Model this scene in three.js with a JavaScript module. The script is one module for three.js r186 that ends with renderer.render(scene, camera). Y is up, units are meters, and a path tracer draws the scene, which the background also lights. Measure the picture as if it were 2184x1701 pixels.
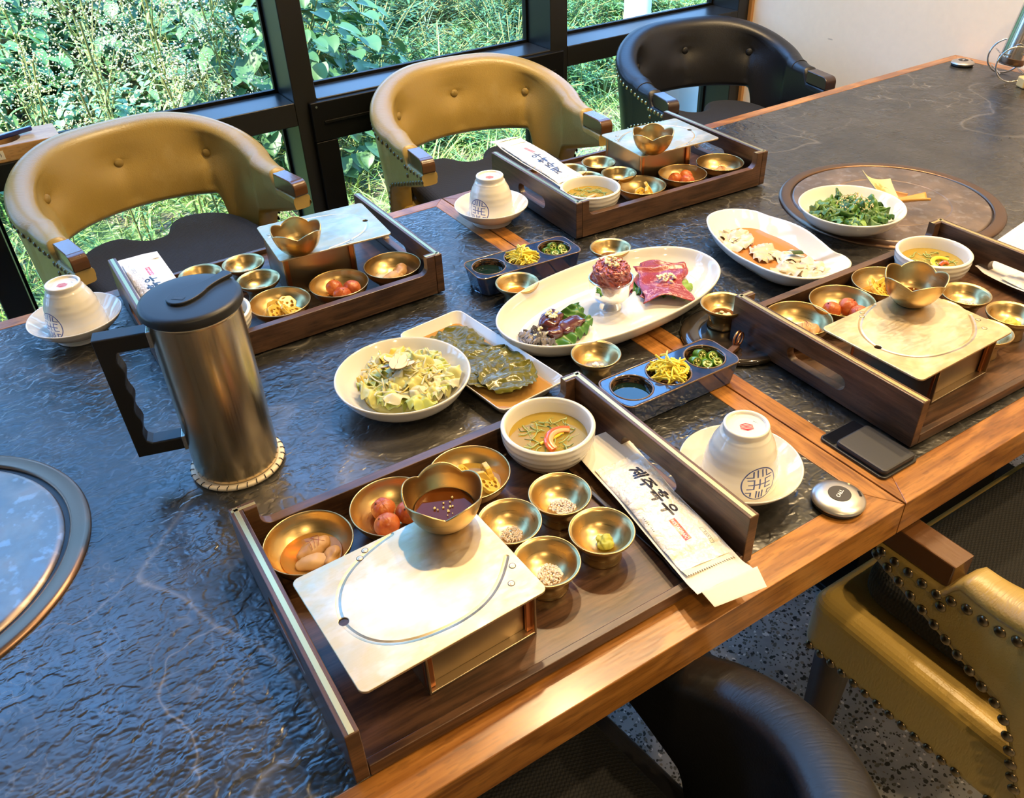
import * as THREE from 'three';
import { RoundedBoxGeometry } from 'three/addons/geometries/RoundedBoxGeometry.js';
import { mergeGeometries, mergeVertices, toCreasedNormals } from 'three/addons/utils/BufferGeometryUtils.js';
import { RectAreaLightUniformsLib } from 'three/addons/lights/RectAreaLightUniformsLib.js';

// ------------------------------------------------------------------ camera, sky, sun, lamps, exposure
const TT = 0.75;                                   // table top height
const scene = new THREE.Scene();
const camera = new THREE.PerspectiveCamera(2 * Math.atan(850.5 / 1796.26) * 180 / Math.PI, 2184 / 1701, 0.02, 80);
camera.rotation.order = 'YXZ';
camera.position.set(-0.3141, TT + 0.6293, 0.8625);
camera.rotation.set(-0.63175, -0.54147, -0.04662);
const renderer = new THREE.WebGLRenderer({ antialias: true });
renderer.toneMapping = THREE.LinearToneMapping;
renderer.toneMappingExposure = 1.0;
renderer.shadowMap.enabled = true;
renderer.shadowMap.type = THREE.PCFSoftShadowMap;
RectAreaLightUniformsLib.init();

const SKY = [0.55, 1.50, 3.5], SKYK = 2.4;
const SUN = 19.0;
const LAMP = 9.2, LAMPC = new THREE.Color(1.0, 0.71, 0.37);
const LAMPS = [[0.74, -0.58], [1.20, -0.36], [1.62, 0.10], [0.95, 0.95], [1.5, 1.5], [-0.6, 2.1], [1.0, 2.6]];
const CEIL = 2.95;

const sun = new THREE.DirectionalLight(new THREE.Color(1.0, 0.93, 0.80), SUN);
sun.position.set(-6.0, 9.0, -1.0); sun.target.position.set(0, 0, -2.6);
sun.castShadow = true; sun.shadow.mapSize.set(2048, 2048); sun.shadow.radius = 1;
Object.assign(sun.shadow.camera, { left: -8, right: 8, top: 8, bottom: -8, near: 0.5, far: 30 });
scene.add(sun, sun.target);

// ------------------------------------------------------------------ random, noise, textures
let seed = 7;
function rnd() { seed = (seed * 1664525 + 1013904223) >>> 0; return seed / 4294967296; }
const rr = (a, b) => a + (b - a) * rnd();
function hash(x, y, s) { let h = Math.imul(x, 374761393) ^ Math.imul(y, 668265263) ^ Math.imul(s, 1274126177); h = Math.imul(h ^ (h >>> 13), 1274126177); return ((h ^ (h >>> 16)) >>> 0) / 4294967296; }
function vnoise(x, y, px, py, s) {                 // value noise that repeats every px, py cells
  const x0 = Math.floor(x), y0 = Math.floor(y), fx = x - x0, fy = y - y0;
  const u = fx * fx * (3 - 2 * fx), v = fy * fy * (3 - 2 * fy);
  const xa = ((x0 % px) + px) % px, xb = (xa + 1) % px, ya = ((y0 % py) + py) % py, yb = (ya + 1) % py;
  const a = hash(xa, ya, s), b = hash(xb, ya, s), c = hash(xa, yb, s), d = hash(xb, yb, s);
  return a + (b - a) * u + (c - a) * v + (a - b - c + d) * u * v;
}
function fbm(x, y, f, g, oct, s) { let r = 0, a = 0.5, t = 0; for (let i = 0; i < oct; i++) { r += a * vnoise(x * f, y * g, f, g, s + i); t += a; a *= 0.5; f *= 2; g *= 2; } return r / t; }
const cl = (x, a = 0, b = 1) => Math.min(b, Math.max(a, x));
const sst = (a, b, x) => { const t = cl((x - a) / (b - a)); return t * t * (3 - 2 * t); };
const mix = (a, b, t) => a + (b - a) * t;
const toS = (c) => c <= 0.0031308 ? c * 12.92 : 1.055 * Math.pow(c, 1 / 2.4) - 0.055;
function tex(n, m, fn, srgb, rep = [1, 1]) {       // fn(u, v) -> [r, g, b] linear for colour maps, raw otherwise
  const d = new Uint8Array(n * m * 4);
  for (let j = 0; j < m; j++) for (let i = 0; i < n; i++) {
    const c = fn((i + 0.5) / n, (j + 0.5) / m), k = (j * n + i) * 4;
    for (let q = 0; q < 3; q++) { const x = Array.isArray(c) ? c[q] : c; d[k + q] = cl(srgb ? toS(cl(x)) : x) * 255; }
    d[k + 3] = 255;
  }
  const t = new THREE.DataTexture(d, n, m, THREE.RGBAFormat);
  t.wrapS = t.wrapT = THREE.RepeatWrapping; t.magFilter = THREE.LinearFilter; t.minFilter = THREE.LinearMipmapLinearFilter; t.generateMipmaps = true; t.anisotropy = 8;
  if (srgb) t.colorSpace = THREE.SRGBColorSpace;
  t.repeat.set(rep[0], rep[1]); t.needsUpdate = true;
  return t;
}
function canvasTex(w, h, draw) {
  const c = document.createElement('canvas'); c.width = w; c.height = h; draw(c.getContext('2d'), w, h);
  const t = new THREE.CanvasTexture(c); t.colorSpace = THREE.SRGBColorSpace; t.anisotropy = 8; t.wrapS = t.wrapT = THREE.ClampToEdgeWrapping; return t;
}
// sky: plain gradient with soft clouds, same in every direction round the horizon
{
  const W = 512, H = 256, d = new Float32Array(W * H * 4);
  for (let j = 0; j < H; j++) for (let i = 0; i < W; i++) {
    const el = ((j + 0.5) / H - 0.5) * Math.PI, u = (i + 0.5) / W, k = (j * W + i) * 4, e = Math.max(0, Math.sin(el));
    const hz = Math.pow(1 - e, 4), cloud = sst(0.56, 0.80, fbm(u, e * 0.5, 10, 5, 5, 3)) * sst(0.0, 0.12, e) * 0.0;
    for (let q = 0; q < 3; q++) {
      let c = mix(SKY[q], [1.6, 2.3, 3.4][q], hz * 0.8); c = mix(c, [4.2, 4.3, 4.5][q], cloud);
      if (el < 0) c = [0.10, 0.13, 0.07][q];
      d[k + q] = c * SKYK;
    }
    d[k + 3] = 1;
  }
  const t = new THREE.DataTexture(d, W, H, THREE.RGBAFormat, THREE.FloatType);
  t.mapping = THREE.EquirectangularReflectionMapping; t.magFilter = THREE.LinearFilter; t.minFilter = THREE.LinearFilter; t.needsUpdate = true;
  scene.background = t;
}

// ------------------------------------------------------------------ scene-graph helpers
const names = {};
const numbered = (n) => { const k = names[n] = (names[n] ?? -1) + 1; return k ? n + '_' + String(k).padStart(3, '0') : n; };
function shade(o) { o.traverse((m) => { if (m.isMesh) { m.castShadow = true; m.receiveShadow = true; } }); return o; }
function tag(o, label, category, group, kind) {
  o.userData.label = label; o.userData.category = category; if (group) o.userData.group = group; if (kind) o.userData.kind = kind; return o;
}
function thing(name, label, category, p = [0, 0, 0], turn = 0, group) {
  const o = new THREE.Group(); o.name = numbered(name); scene.add(o); o.position.set(...p); o.rotation.y = turn; return tag(o, label, category, group);
}
function part(name, geo, material, parent, p, r) {
  const m = new THREE.Mesh(geo, material); m.name = parent === scene ? numbered(name) : name; m.castShadow = m.receiveShadow = true;
  if (p) m.position.set(...p); if (r) m.rotation.set(...r); parent.add(m); return m;
}
function solo(name, geo, material, label, category, p, r, group) { return tag(part(name, geo, material, scene, p, r), label, category, group); }
function struct(name, geo, material, p) { const m = part(name, geo, material, scene, p); m.userData.kind = 'structure'; return m; }
function copy(src, label, p, turn, group) {
  const c = src.clone(); c.name = numbered(src.name.replace(/_\d{3}$/, '')); scene.add(c); c.userData = { ...src.userData };
  if (label) c.userData.label = label; if (group) c.userData.group = group; if (p) c.position.set(...p); if (turn !== undefined) c.rotation.y = turn; return c;
}
// ------------------------------------------------------------------ geometry helpers
const Rb = (w, h, d, r = 0.002, s = 2) => new RoundedBoxGeometry(w, h, d, s, Math.min(r, w / 2.01, h / 2.01, d / 2.01));
const V2 = (x, y) => new THREE.Vector2(x, y), V3 = (x, y, z) => new THREE.Vector3(x, y, z);
const mv = (g, x = 0, y = 0, z = 0) => g.translate(x, y, z);
const box = (x0, x1, y0, y1, z0, z1, r = 0.002) => mv(Rb(x1 - x0, y1 - y0, z1 - z0, r), (x0 + x1) / 2, (y0 + y1) / 2, (z0 + z1) / 2);
function lathe(pts, seg = 64) { return new THREE.LatheGeometry(pts.map((p) => V2(p[0], p[1])), seg); }
function smoothProfile(pts, n = 40) { return new THREE.CatmullRomCurve3(pts.map((p) => V3(p[0], p[1], 0)), false, 'centripetal').getPoints(n).map((p) => [Math.max(0, p.x), p.y]); }
function tube(pts, r, seg = 24, rs = 8, closed = false) { return new THREE.TubeGeometry(new THREE.CatmullRomCurve3(pts.map((p) => V3(...p)), closed, 'centripetal'), seg, r, rs, closed); }
function ext(shape, depth, bevel = 0.001, curveSegments = 16, bevelSegments = 2) {
  return new THREE.ExtrudeGeometry(shape, { depth: depth - 2 * bevel, bevelEnabled: bevel > 0, bevelThickness: bevel, bevelSize: bevel, bevelOffset: -bevel, bevelSegments, curveSegments }).translate(0, 0, bevel);
}
function rrect(w, h, r) {
  const s = new THREE.Shape(), x = -w / 2, y = -h / 2;
  s.moveTo(x + r, y); s.lineTo(x + w - r, y); s.absarc(x + w - r, y + r, r, -Math.PI / 2, 0); s.lineTo(x + w, y + h - r); s.absarc(x + w - r, y + h - r, r, 0, Math.PI / 2);
  s.lineTo(x + r, y + h); s.absarc(x + r, y + h - r, r, Math.PI / 2, Math.PI); s.lineTo(x, y + r); s.absarc(x + r, y + r, r, Math.PI, Math.PI * 1.5); return s;
}
function flatUp(g) { return g.rotateX(-Math.PI / 2); }           // shape in XY -> lies in XZ (shape y = -z), depth goes up
function grid(nu, nv, fn, closeU = false) {        // fn(u, v) -> [x, y, z]
  const pos = [], uv = [], idx = [];
  for (let j = 0; j <= nv; j++) for (let i = 0; i <= nu; i++) { const p = fn(i / nu, j / nv); pos.push(...p); uv.push(i / nu, j / nv); }
  for (let j = 0; j < nv; j++) for (let i = 0; i < nu; i++) { const a = j * (nu + 1) + i, b = a + 1, c = a + nu + 1, d = c + 1; idx.push(a, b, d, a, d, c); }
  const g = new THREE.BufferGeometry(); g.setAttribute('position', new THREE.Float32BufferAttribute(pos, 3)); g.setAttribute('uv', new THREE.Float32BufferAttribute(uv, 2)); g.setIndex(idx); g.computeVertexNormals(); return g;
}
function sheet(nu, nv, fn, th) {                   // a sheet of thickness th: top, bottom and rim as one closed mesh
  const top = grid(nu, nv, fn), n = top.attributes.normal, p = top.attributes.position, C = p.count, pos = [...p.array], uv = [...top.attributes.uv.array], idx = [...top.index.array];
  for (let i = 0; i < C; i++) pos.push(p.getX(i) - n.getX(i) * th, p.getY(i) - n.getY(i) * th, p.getZ(i) - n.getZ(i) * th);
  uv.push(...top.attributes.uv.array);
  const t = [...idx]; for (let i = 0; i < t.length; i += 3) idx.push(t[i] + C, t[i + 2] + C, t[i + 1] + C);
  const rim = []; for (let i = 0; i <= nu; i++) rim.push(i); for (let j = 1; j <= nv; j++) rim.push(j * (nu + 1) + nu); for (let i = nu - 1; i >= 0; i--) rim.push(nv * (nu + 1) + i); for (let j = nv - 1; j > 0; j--) rim.push(j * (nu + 1));
  for (let k = 0; k < rim.length; k++) { const a = rim[k], b = rim[(k + 1) % rim.length]; idx.push(a, b + C, b, a, a + C, b + C); }
  const g = new THREE.BufferGeometry(); g.setAttribute('position', new THREE.Float32BufferAttribute(pos, 3)); g.setAttribute('uv', new THREE.Float32BufferAttribute(uv, 2)); g.setIndex(idx); g.computeVertexNormals(); return g;
}
function boxUV(g, grain = 'x', k = 1) {            // uv in metres, u along the grain
  if (g.index) g = g.toNonIndexed(); if (!g.attributes.normal) g.computeVertexNormals();
  const p = g.attributes.position, n = g.attributes.normal, uv = new Float32Array(p.count * 2), ax = { x: 0, y: 1, z: 2 }[grain], get = (a, i, c) => a.array[i * 3 + c];
  for (let i = 0; i < p.count; i++) {
    const f = i - (i % 3), nn = [0, 1, 2].map((c) => Math.abs(get(n, f, c) + get(n, f + 1, c) + get(n, f + 2, c)));
    const o = [0, 1, 2].filter((c) => c !== ax); let dom = nn[o[0]] > nn[o[1]] ? o[0] : o[1]; const other = dom === o[0] ? o[1] : o[0];
    if (nn[ax] > Math.max(nn[o[0]], nn[o[1]])) { uv[i * 2] = get(p, i, o[0]) * k * 0.3; uv[i * 2 + 1] = get(p, i, o[1]) * k; } else { uv[i * 2] = get(p, i, ax) * k; uv[i * 2 + 1] = (get(p, i, other) + 0.37 * dom) * k; }
  }
  g.setAttribute('uv', new THREE.BufferAttribute(uv, 2)); return g;
}
function jig(g, amp, freq, s = 1) {                // displace along normals with lumpy noise
  g = mergeVertices(g.deleteAttribute ? (g.deleteAttribute('normal'), g.deleteAttribute('uv'), g) : g, 1e-6); g.computeVertexNormals();
  const p = g.attributes.position, n = g.attributes.normal;
  for (let i = 0; i < p.count; i++) {
    const x = p.getX(i) * freq, y = p.getY(i) * freq, z = p.getZ(i) * freq;
    const v = (vnoise(x + 50, y + 50 + z * 0.7, 997, 997, s) + vnoise(z + 70, x * 0.6 + y + 40, 997, 997, s + 5) - 1) * amp;
    p.setXYZ(i, p.getX(i) + n.getX(i) * v, p.getY(i) + n.getY(i) * v, p.getZ(i) + n.getZ(i) * v);
  }
  g.computeVertexNormals(); const c = p.count, uv = new Float32Array(c * 2); for (let i = 0; i < c; i++) { uv[2 * i] = p.getX(i) * 8 + p.getY(i) * 3; uv[2 * i + 1] = p.getZ(i) * 8 + p.getY(i) * 5; } g.setAttribute('uv', new THREE.BufferAttribute(uv, 2)); return g;
}
const blob = (rx, ry, rz, amp, freq, s, det = 3) => jig(new THREE.IcosahedronGeometry(1, det).scale(rx, ry, rz), amp, freq, s);
function jitterMerge(list) { return mergeGeometries(list.map((g) => { const h = g.index ? g.toNonIndexed() : g; for (const k of Object.keys(h.attributes)) if (!['position', 'normal', 'uv'].includes(k)) h.deleteAttribute(k); return h; })); }
function place(g, p, r = [0, 0, 0], s = 1) { const m = new THREE.Matrix4().compose(V3(...p), new THREE.Quaternion().setFromEuler(new THREE.Euler(...r)), V3(s, s, s)); return g.clone().applyMatrix4(m); }
const lin = (r, g, b) => new THREE.Color().setRGB(r, g, b);
const std = (c, rough = 0.5, o = {}) => new THREE.MeshStandardMaterial({ color: Array.isArray(c) ? lin(...c) : c, roughness: rough, ...o });
const phy = (c, rough = 0.5, o = {}) => new THREE.MeshPhysicalMaterial({ color: Array.isArray(c) ? lin(...c) : c, roughness: rough, ...o });
// ------------------------------------------------------------------ materials
const woodFn = (dark, light, sx, sy, s, streak) => (u, v) => {
  const w = fbm(u, v, 3, 6, 4, s) * 0.35, rings = Math.sin((v * sy + w * sy + fbm(u, v, 4, 24, 3, s + 9) * 2.2) * 6.283) * 0.5 + 0.5;
  const fine = fbm(u, v, 10, 260, 3, s + 20), pore = sst(0.62, 0.80, vnoise(u * 60, v * 420, 60, 420, s + 31));
  const t = cl(0.20 + rings * 0.45 * streak + (fine - 0.5) * 0.6 + (fbm(u, v, 4, 5, 3, s + 50) - 0.5) * 0.7);
  return dark.map((d, q) => mix(d, light[q], t) * (1 - 0.22 * pore));
};
const walnutMap = tex(1024, 1024, woodFn([0.035, 0.015, 0.007], [0.150, 0.072, 0.034], 3, 9, 11, 0.9), true, [2.2, 2.2]);
const oakMap = tex(1024, 1024, woodFn([0.200, 0.070, 0.011], [0.52, 0.225, 0.048], 3, 12, 41, 1), true, [1.6, 1.6]);
const woodBump = tex(512, 512, (u, v) => 0.6 + 0.4 * (fbm(u, v, 8, 180, 3, 77) - 0.5) - 0.3 * sst(0.62, 0.8, vnoise(u * 40, v * 256, 40, 256, 78)), false, [2, 2]);
const M = {};
M.walnut = phy(0xffffff, 0.36, { map: walnutMap, bumpMap: woodBump, bumpScale: 0.0001, clearcoat: 0.15, clearcoatRoughness: 0.25 });
M.oak = phy(0xffffff, 0.30, { map: oakMap, bumpMap: woodBump, bumpScale: 0.00012, clearcoat: 0.35, clearcoatRoughness: 0.18 });
M.padWood = phy([0.11, 0.045, 0.014], 0.25, { clearcoat: 0.5, clearcoatRoughness: 0.12, bumpMap: woodBump, bumpScale: 0.0002 });
M.padDark = phy([0.035, 0.016, 0.011], 0.28, { clearcoat: 0.5, clearcoatRoughness: 0.15 });
M.legWood = std([0.030, 0.014, 0.008], 0.4);
// dark leathered stone
const veinAt = (u, v) => {
  const wx = fbm(u, v, 4, 4, 4, 201) - 0.5, wy = fbm(u, v, 4, 4, 4, 231) - 0.5, U = u + wx * 0.30, W = v + wy * 0.30;
  const a = Math.abs(fbm(((U % 1) + 1) % 1, ((W % 1) + 1) % 1, 3, 3, 3, 260) - 0.5), b = Math.abs(fbm(((U + 0.3) % 1 + 1) % 1, ((W + 0.1) % 1 + 1) % 1, 9, 9, 3, 290) - 0.5);
  const gate = sst(0.42, 0.62, fbm(u, v, 5, 5, 3, 320));
  return cl(Math.pow(1 - cl(a / 0.012), 2) * 0.9 * gate + Math.pow(1 - cl(b / 0.016), 2) * 0.32 * sst(0.5, 0.72, fbm(u, v, 7, 7, 3, 340)));
};
const reliefAt = (u, v) => {
  const wx = fbm(u, v, 80, 80, 2, 401) * 0.012, n = fbm(u + wx, v, 190, 260, 2, 411), n2 = fbm(u, v + wx, 120, 160, 3, 431), big = fbm(u, v, 9, 9, 3, 451);
  const plate = sst(0.38, 0.62, n2) * 0.55, worm = Math.abs(n - 0.5) * 2.2;
  return cl(plate + worm * 0.55 * mix(0.4, 1, sst(0.35, 0.6, big)));
};
const stoneMap = tex(2048, 2048, (u, v) => {
  const a = fbm(u, v, 6, 6, 5, 101), b = fbm(u, v, 26, 26, 4, 131), c = fbm(u, v, 150, 150, 2, 151), vn = veinAt(u, v), e = sst(0.45, 0.7, fbm(u, v, 4, 5, 3, 171));
  const t = cl((a - 0.5) * 0.6 + (b - 0.5) * 1.0 + (c - 0.5) * 0.8 + 0.40);
  const s = cl(vn * 0.5), fl = Math.pow(1 - cl(Math.abs(fbm(u, v, 120, 130, 3, 521) - 0.5) / 0.05), 2) * (0.012 + 0.055 * sst(0.46, 0.70, fbm(u, v, 14, 16, 4, 531))), cr = Math.abs(fbm(u, v, 16, 16, 4, 181) - 0.5), cr2 = Math.abs(fbm(u, v, 34, 30, 3, 186) - 0.5), wisp = (Math.pow(1 - cl(cr / 0.018), 2) * 0.11 + Math.pow(1 - cl(cr2 / 0.022), 2) * 0.05) * sst(0.40, 0.68, fbm(u, v, 6, 7, 3, 191));
  return [mix(0.007, 0.036, t) + e * 0.006 + s * 0.20 + wisp + fl, mix(0.008, 0.035, t) + e * 0.003 + s * 0.18 + wisp * 0.92 + fl * 0.92, mix(0.008, 0.033, t) + s * 0.15 + wisp * 0.8 + fl * 0.75];
}, true);
const stoneBump = tex(2048, 2048, (u, v) => reliefAt(u, v), false);
const stoneRough = tex(512, 512, (u, v) => [0, 0.20 + 0.20 * fbm(u, v, 24, 24, 4, 511), 0], false);
M.stone = phy(0xffffff, 1, { map: stoneMap, bumpMap: stoneBump, bumpScale: 0.0008, roughnessMap: stoneRough, ior: 1.7 });
// terrazzo
const terrCells = []; for (let k = 0; k < 4200; k++) terrCells.push([rnd(), rnd(), rr(0.0018, 0.0085) * (rnd() < 0.12 ? 1.5 : 1), rr(0, 3.14), rr(0.45, 1), rnd(), Math.floor(rr(0, 900))]);
const terrMap = (() => {
  const n = 1024, d = new Uint8Array(n * n * 4), L = new Float32Array(n * n * 3);
  for (let j = 0; j < n; j++) for (let i = 0; i < n; i++) { const g = 0.36 + (fbm(i / n, j / n, 12, 12, 5, 601) - 0.5) * 0.22, k = (j * n + i) * 3; L[k] = g * 0.98; L[k + 1] = g * 0.98; L[k + 2] = g * 0.93; }
  for (const [cx, cy, r, a, sq, tone, s] of terrCells) {
    const R = Math.ceil(r * n * 1.5), x0 = Math.floor(cx * n), y0 = Math.floor(cy * n), col = tone < 0.45 ? [0.035, 0.035, 0.03] : tone < 0.75 ? [0.12, 0.115, 0.09] : tone < 0.9 ? [0.20, 0.17, 0.12] : [0.62, 0.6, 0.55];
    for (let y = -R; y <= R; y++) for (let x = -R; x <= R; x++) {
      const X = (x * Math.cos(a) + y * Math.sin(a)) / n / r, Y = (-x * Math.sin(a) + y * Math.cos(a)) / n / r / sq, th = Math.atan2(Y, X), rad = Math.hypot(X, Y);
      if (rad < 0.72 + 0.35 * vnoise((th + 3.2) * 1.3, 0.5, 997, 7, s)) { const k = ((((y0 + y) % n + n) % n) * n + (((x0 + x) % n + n) % n)) * 3; for (let q = 0; q < 3; q++) L[k + q] = col[q] * (0.8 + 0.4 * tone); }
    }
  }
  for (let k = 0; k < n * n; k++) { for (let q = 0; q < 3; q++) d[k * 4 + q] = cl(toS(L[k * 3 + q])) * 255; d[k * 4 + 3] = 255; }
  const t = new THREE.DataTexture(d, n, n, THREE.RGBAFormat); t.wrapS = t.wrapT = THREE.RepeatWrapping; t.magFilter = THREE.LinearFilter; t.minFilter = THREE.LinearMipmapLinearFilter; t.generateMipmaps = true; t.colorSpace = THREE.SRGBColorSpace; t.needsUpdate = true; return t;
})();
M.terrazzo = std(0xffffff, 0.35, { map: terrMap });
// wall paint with scuffs that have an outline of their own
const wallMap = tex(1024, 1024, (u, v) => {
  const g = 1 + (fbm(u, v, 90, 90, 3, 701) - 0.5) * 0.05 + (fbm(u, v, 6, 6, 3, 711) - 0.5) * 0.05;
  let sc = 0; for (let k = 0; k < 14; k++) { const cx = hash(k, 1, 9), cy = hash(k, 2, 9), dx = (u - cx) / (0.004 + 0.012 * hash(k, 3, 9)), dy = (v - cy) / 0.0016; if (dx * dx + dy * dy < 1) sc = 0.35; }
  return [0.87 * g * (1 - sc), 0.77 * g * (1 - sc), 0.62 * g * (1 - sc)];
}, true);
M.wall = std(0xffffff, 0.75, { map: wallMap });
M.ceiling = std([0.30, 0.265, 0.22], 0.9);
M.frame = phy([0.012, 0.012, 0.011], 0.34, { specularIntensity: 0.8 });
M.sash = phy([0.004, 0.004, 0.004], 0.45, { specularIntensity: 0.4 });
M.pane = phy([0.96, 1, 0.97], 0.0, { transmission: 1, thickness: 0, ior: 1.5 });
// leather
const leatherBump = tex(512, 512, (u, v) => { const n = fbm(u, v, 60, 60, 2, 801), m = fbm(u, v, 110, 110, 2, 811); return cl(Math.abs(n - 0.5) * 2.4 + Math.abs(m - 0.5)); }, false, [5, 5]);
const oliveMap = tex(512, 512, (u, v) => { const t = fbm(u, v, 5, 5, 4, 821), k = 0.86 + 0.28 * t, w = sst(0.60, 0.72, fbm(u, v, 8, 8, 5, 829)) * 0.035; return [0.40 * k + w, 0.268 * k + w, 0.066 * k + w * 0.8]; }, true, [1.5, 1.5]);
M.olive = phy(0xffffff, 0.34, { map: oliveMap, bumpMap: leatherBump, bumpScale: 0.0002, clearcoat: 0.12, clearcoatRoughness: 0.35 });
M.blackLeather = phy([0.010, 0.010, 0.012], 0.38, { bumpMap: leatherBump, bumpScale: 0.00012 });
const meshFab = tex(256, 256, (u, v) => { const a = Math.sin(u * 6.283 * 32) * Math.sin((v * 32 + 0.5 * (Math.floor(u * 32) % 2)) * 6.283); return 0.5 + 0.5 * a; }, false, [7, 7]);
M.cushion = std([0.012, 0.012, 0.013], 0.85, { bumpMap: meshFab, bumpScale: 0.0012 });
M.nail = std([0.20, 0.15, 0.09], 0.28, { metalness: 1 });
M.nailGold = std([0.75, 0.6, 0.32], 0.25, { metalness: 1 });
// metals and ceramics
const brush = tex(512, 512, (u, v) => [0, 0.24 + 0.14 * fbm(u, v, 6, 240, 3, 901) + 0.12 * fbm(u, v, 9, 9, 3, 911), 0], false);
const bowlRough = tex(256, 512, (u, v) => [0, 0.24 + 0.16 * fbm(u, v, 5, 200, 3, 921), 0], false);
M.brass = std([0.60, 0.43, 0.19], 1, { metalness: 1, roughnessMap: bowlRough });
M.brassTrim = std([0.62, 0.52, 0.26], 0.35, { metalness: 1 });
M.petal = std([0.57, 0.41, 0.19], 1, { metalness: 1, roughnessMap: bowlRough });
M.tin = std([0.44, 0.35, 0.23], 1, { metalness: 1, roughnessMap: brush });
M.copper = std([0.70, 0.30, 0.13], 0.28, { metalness: 1 });
M.steel = std([0.60, 0.49, 0.33], 0.27, { metalness: 1, roughnessMap: tex(512, 512, (u, v) => [0, 0.55 + 0.9 * fbm(u, v, 200, 5, 3, 931), 0], false) });
M.chrome = std([0.66, 0.66, 0.66], 0.14, { metalness: 1 });
M.spoon = std([0.10, 0.095, 0.09], 0.3, { metalness: 1 });
M.white = phy([0.72, 0.695, 0.63], 0.10, { clearcoat: 0.3, clearcoatRoughness: 0.05 });
M.cream = phy([0.74, 0.71, 0.63], 0.14, { clearcoat: 0.2 });
M.plasticBlack = std([0.012, 0.013, 0.015], 0.42);
M.handleBlack = std([0.006, 0.006, 0.007], 0.45);
const glazeMap = tex(512, 512, (u, v) => { const t = fbm(u, v, 6, 6, 4, 941), b = sst(0.55, 0.72, fbm(u, v, 14, 14, 3, 951)); return [mix(0.010, 0.030, t) + b * 0.02, mix(0.022, 0.065, t) + b * 0.008, mix(0.060, 0.190, t)]; }, true, [6, 6]);
M.blueGlaze = phy(0xffffff, 0.07, { map: glazeMap, clearcoat: 0.6, clearcoatRoughness: 0.03 });
const wellMap = tex(256, 256, (u, v) => { const t = sst(0.45, 0.6, fbm(u, v, 18, 24, 3, 961)); return [mix(0.012, 0.11, t), mix(0.009, 0.055, t), mix(0.008, 0.025, t)]; }, true, [2, 1]);
M.wellGlaze = phy(0xffffff, 0.1, { map: wellMap, clearcoat: 0.5, clearcoatRoughness: 0.04 });
M.rimGlaze = phy([0.16, 0.095, 0.05], 0.15, { clearcoat: 0.5 });
M.glass = phy([1, 1, 1], 0.02, { transmission: 1, thickness: 0.003, ior: 1.5 });
M.paper = phy([0.80, 0.77, 0.71], 0.6, { transmission: 0.08, thickness: 0 });
// grill lids: tarnished metal
const lidMap = tex(512, 512, (u, v) => { const t = sst(0.3, 0.72, fbm(u, v, 9, 9, 5, 971)), w = sst(0.58, 0.76, fbm(u, v, 22, 22, 4, 981)); return [mix(0.25, 0.32, t) + w * 0.07, mix(0.20, 0.25, t) + w * 0.08, mix(0.175, 0.21, t) + w * 0.09]; }, true, [1.4, 1.4]);
const lidRough = tex(512, 512, (u, v) => [0, 0.26 + 0.20 * fbm(u, v, 9, 9, 5, 971) + 0.1 * fbm(u, v, 60, 60, 2, 991), 0], false, [1.4, 1.4]);
M.lid = std(0xffffff, 1, { metalness: 1, map: lidMap, roughnessMap: lidRough });
M.lidRim = std([0.20, 0.125, 0.085], 0.34, { metalness: 1 });
M.concrete = std([0.55, 0.55, 0.53], 0.9);

// ------------------------------------------------------------------ the room
const XR = 1.945, XL = -3.2, ZB = 4.2, ZW = -1.25, ZG = -1.375;
const uvm = (g, k) => { const uv = g.attributes.uv; return boxUV(g, 'x', k); };
struct('floor', boxUV(box(XL, XR + 0.15, -0.12, 0, -1.42, ZB + 0.15, 0), 'x', 2.1), M.terrazzo);
struct('ceiling', box(XL - 0.15, XR + 0.15, CEIL, CEIL + 0.15, -1.42, ZB + 0.15, 0), M.ceiling);
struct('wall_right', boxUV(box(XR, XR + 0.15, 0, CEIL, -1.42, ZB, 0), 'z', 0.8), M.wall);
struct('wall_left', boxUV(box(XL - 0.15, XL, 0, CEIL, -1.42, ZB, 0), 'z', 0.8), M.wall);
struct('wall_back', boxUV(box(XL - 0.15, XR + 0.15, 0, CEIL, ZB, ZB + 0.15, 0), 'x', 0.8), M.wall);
struct('trim_1', box(XR - 0.012, XR, 0, CEIL, ZW - 0.002, ZW + 0.012, 0.001), std([0.40, 0.20, 0.07], 0.5));
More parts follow.
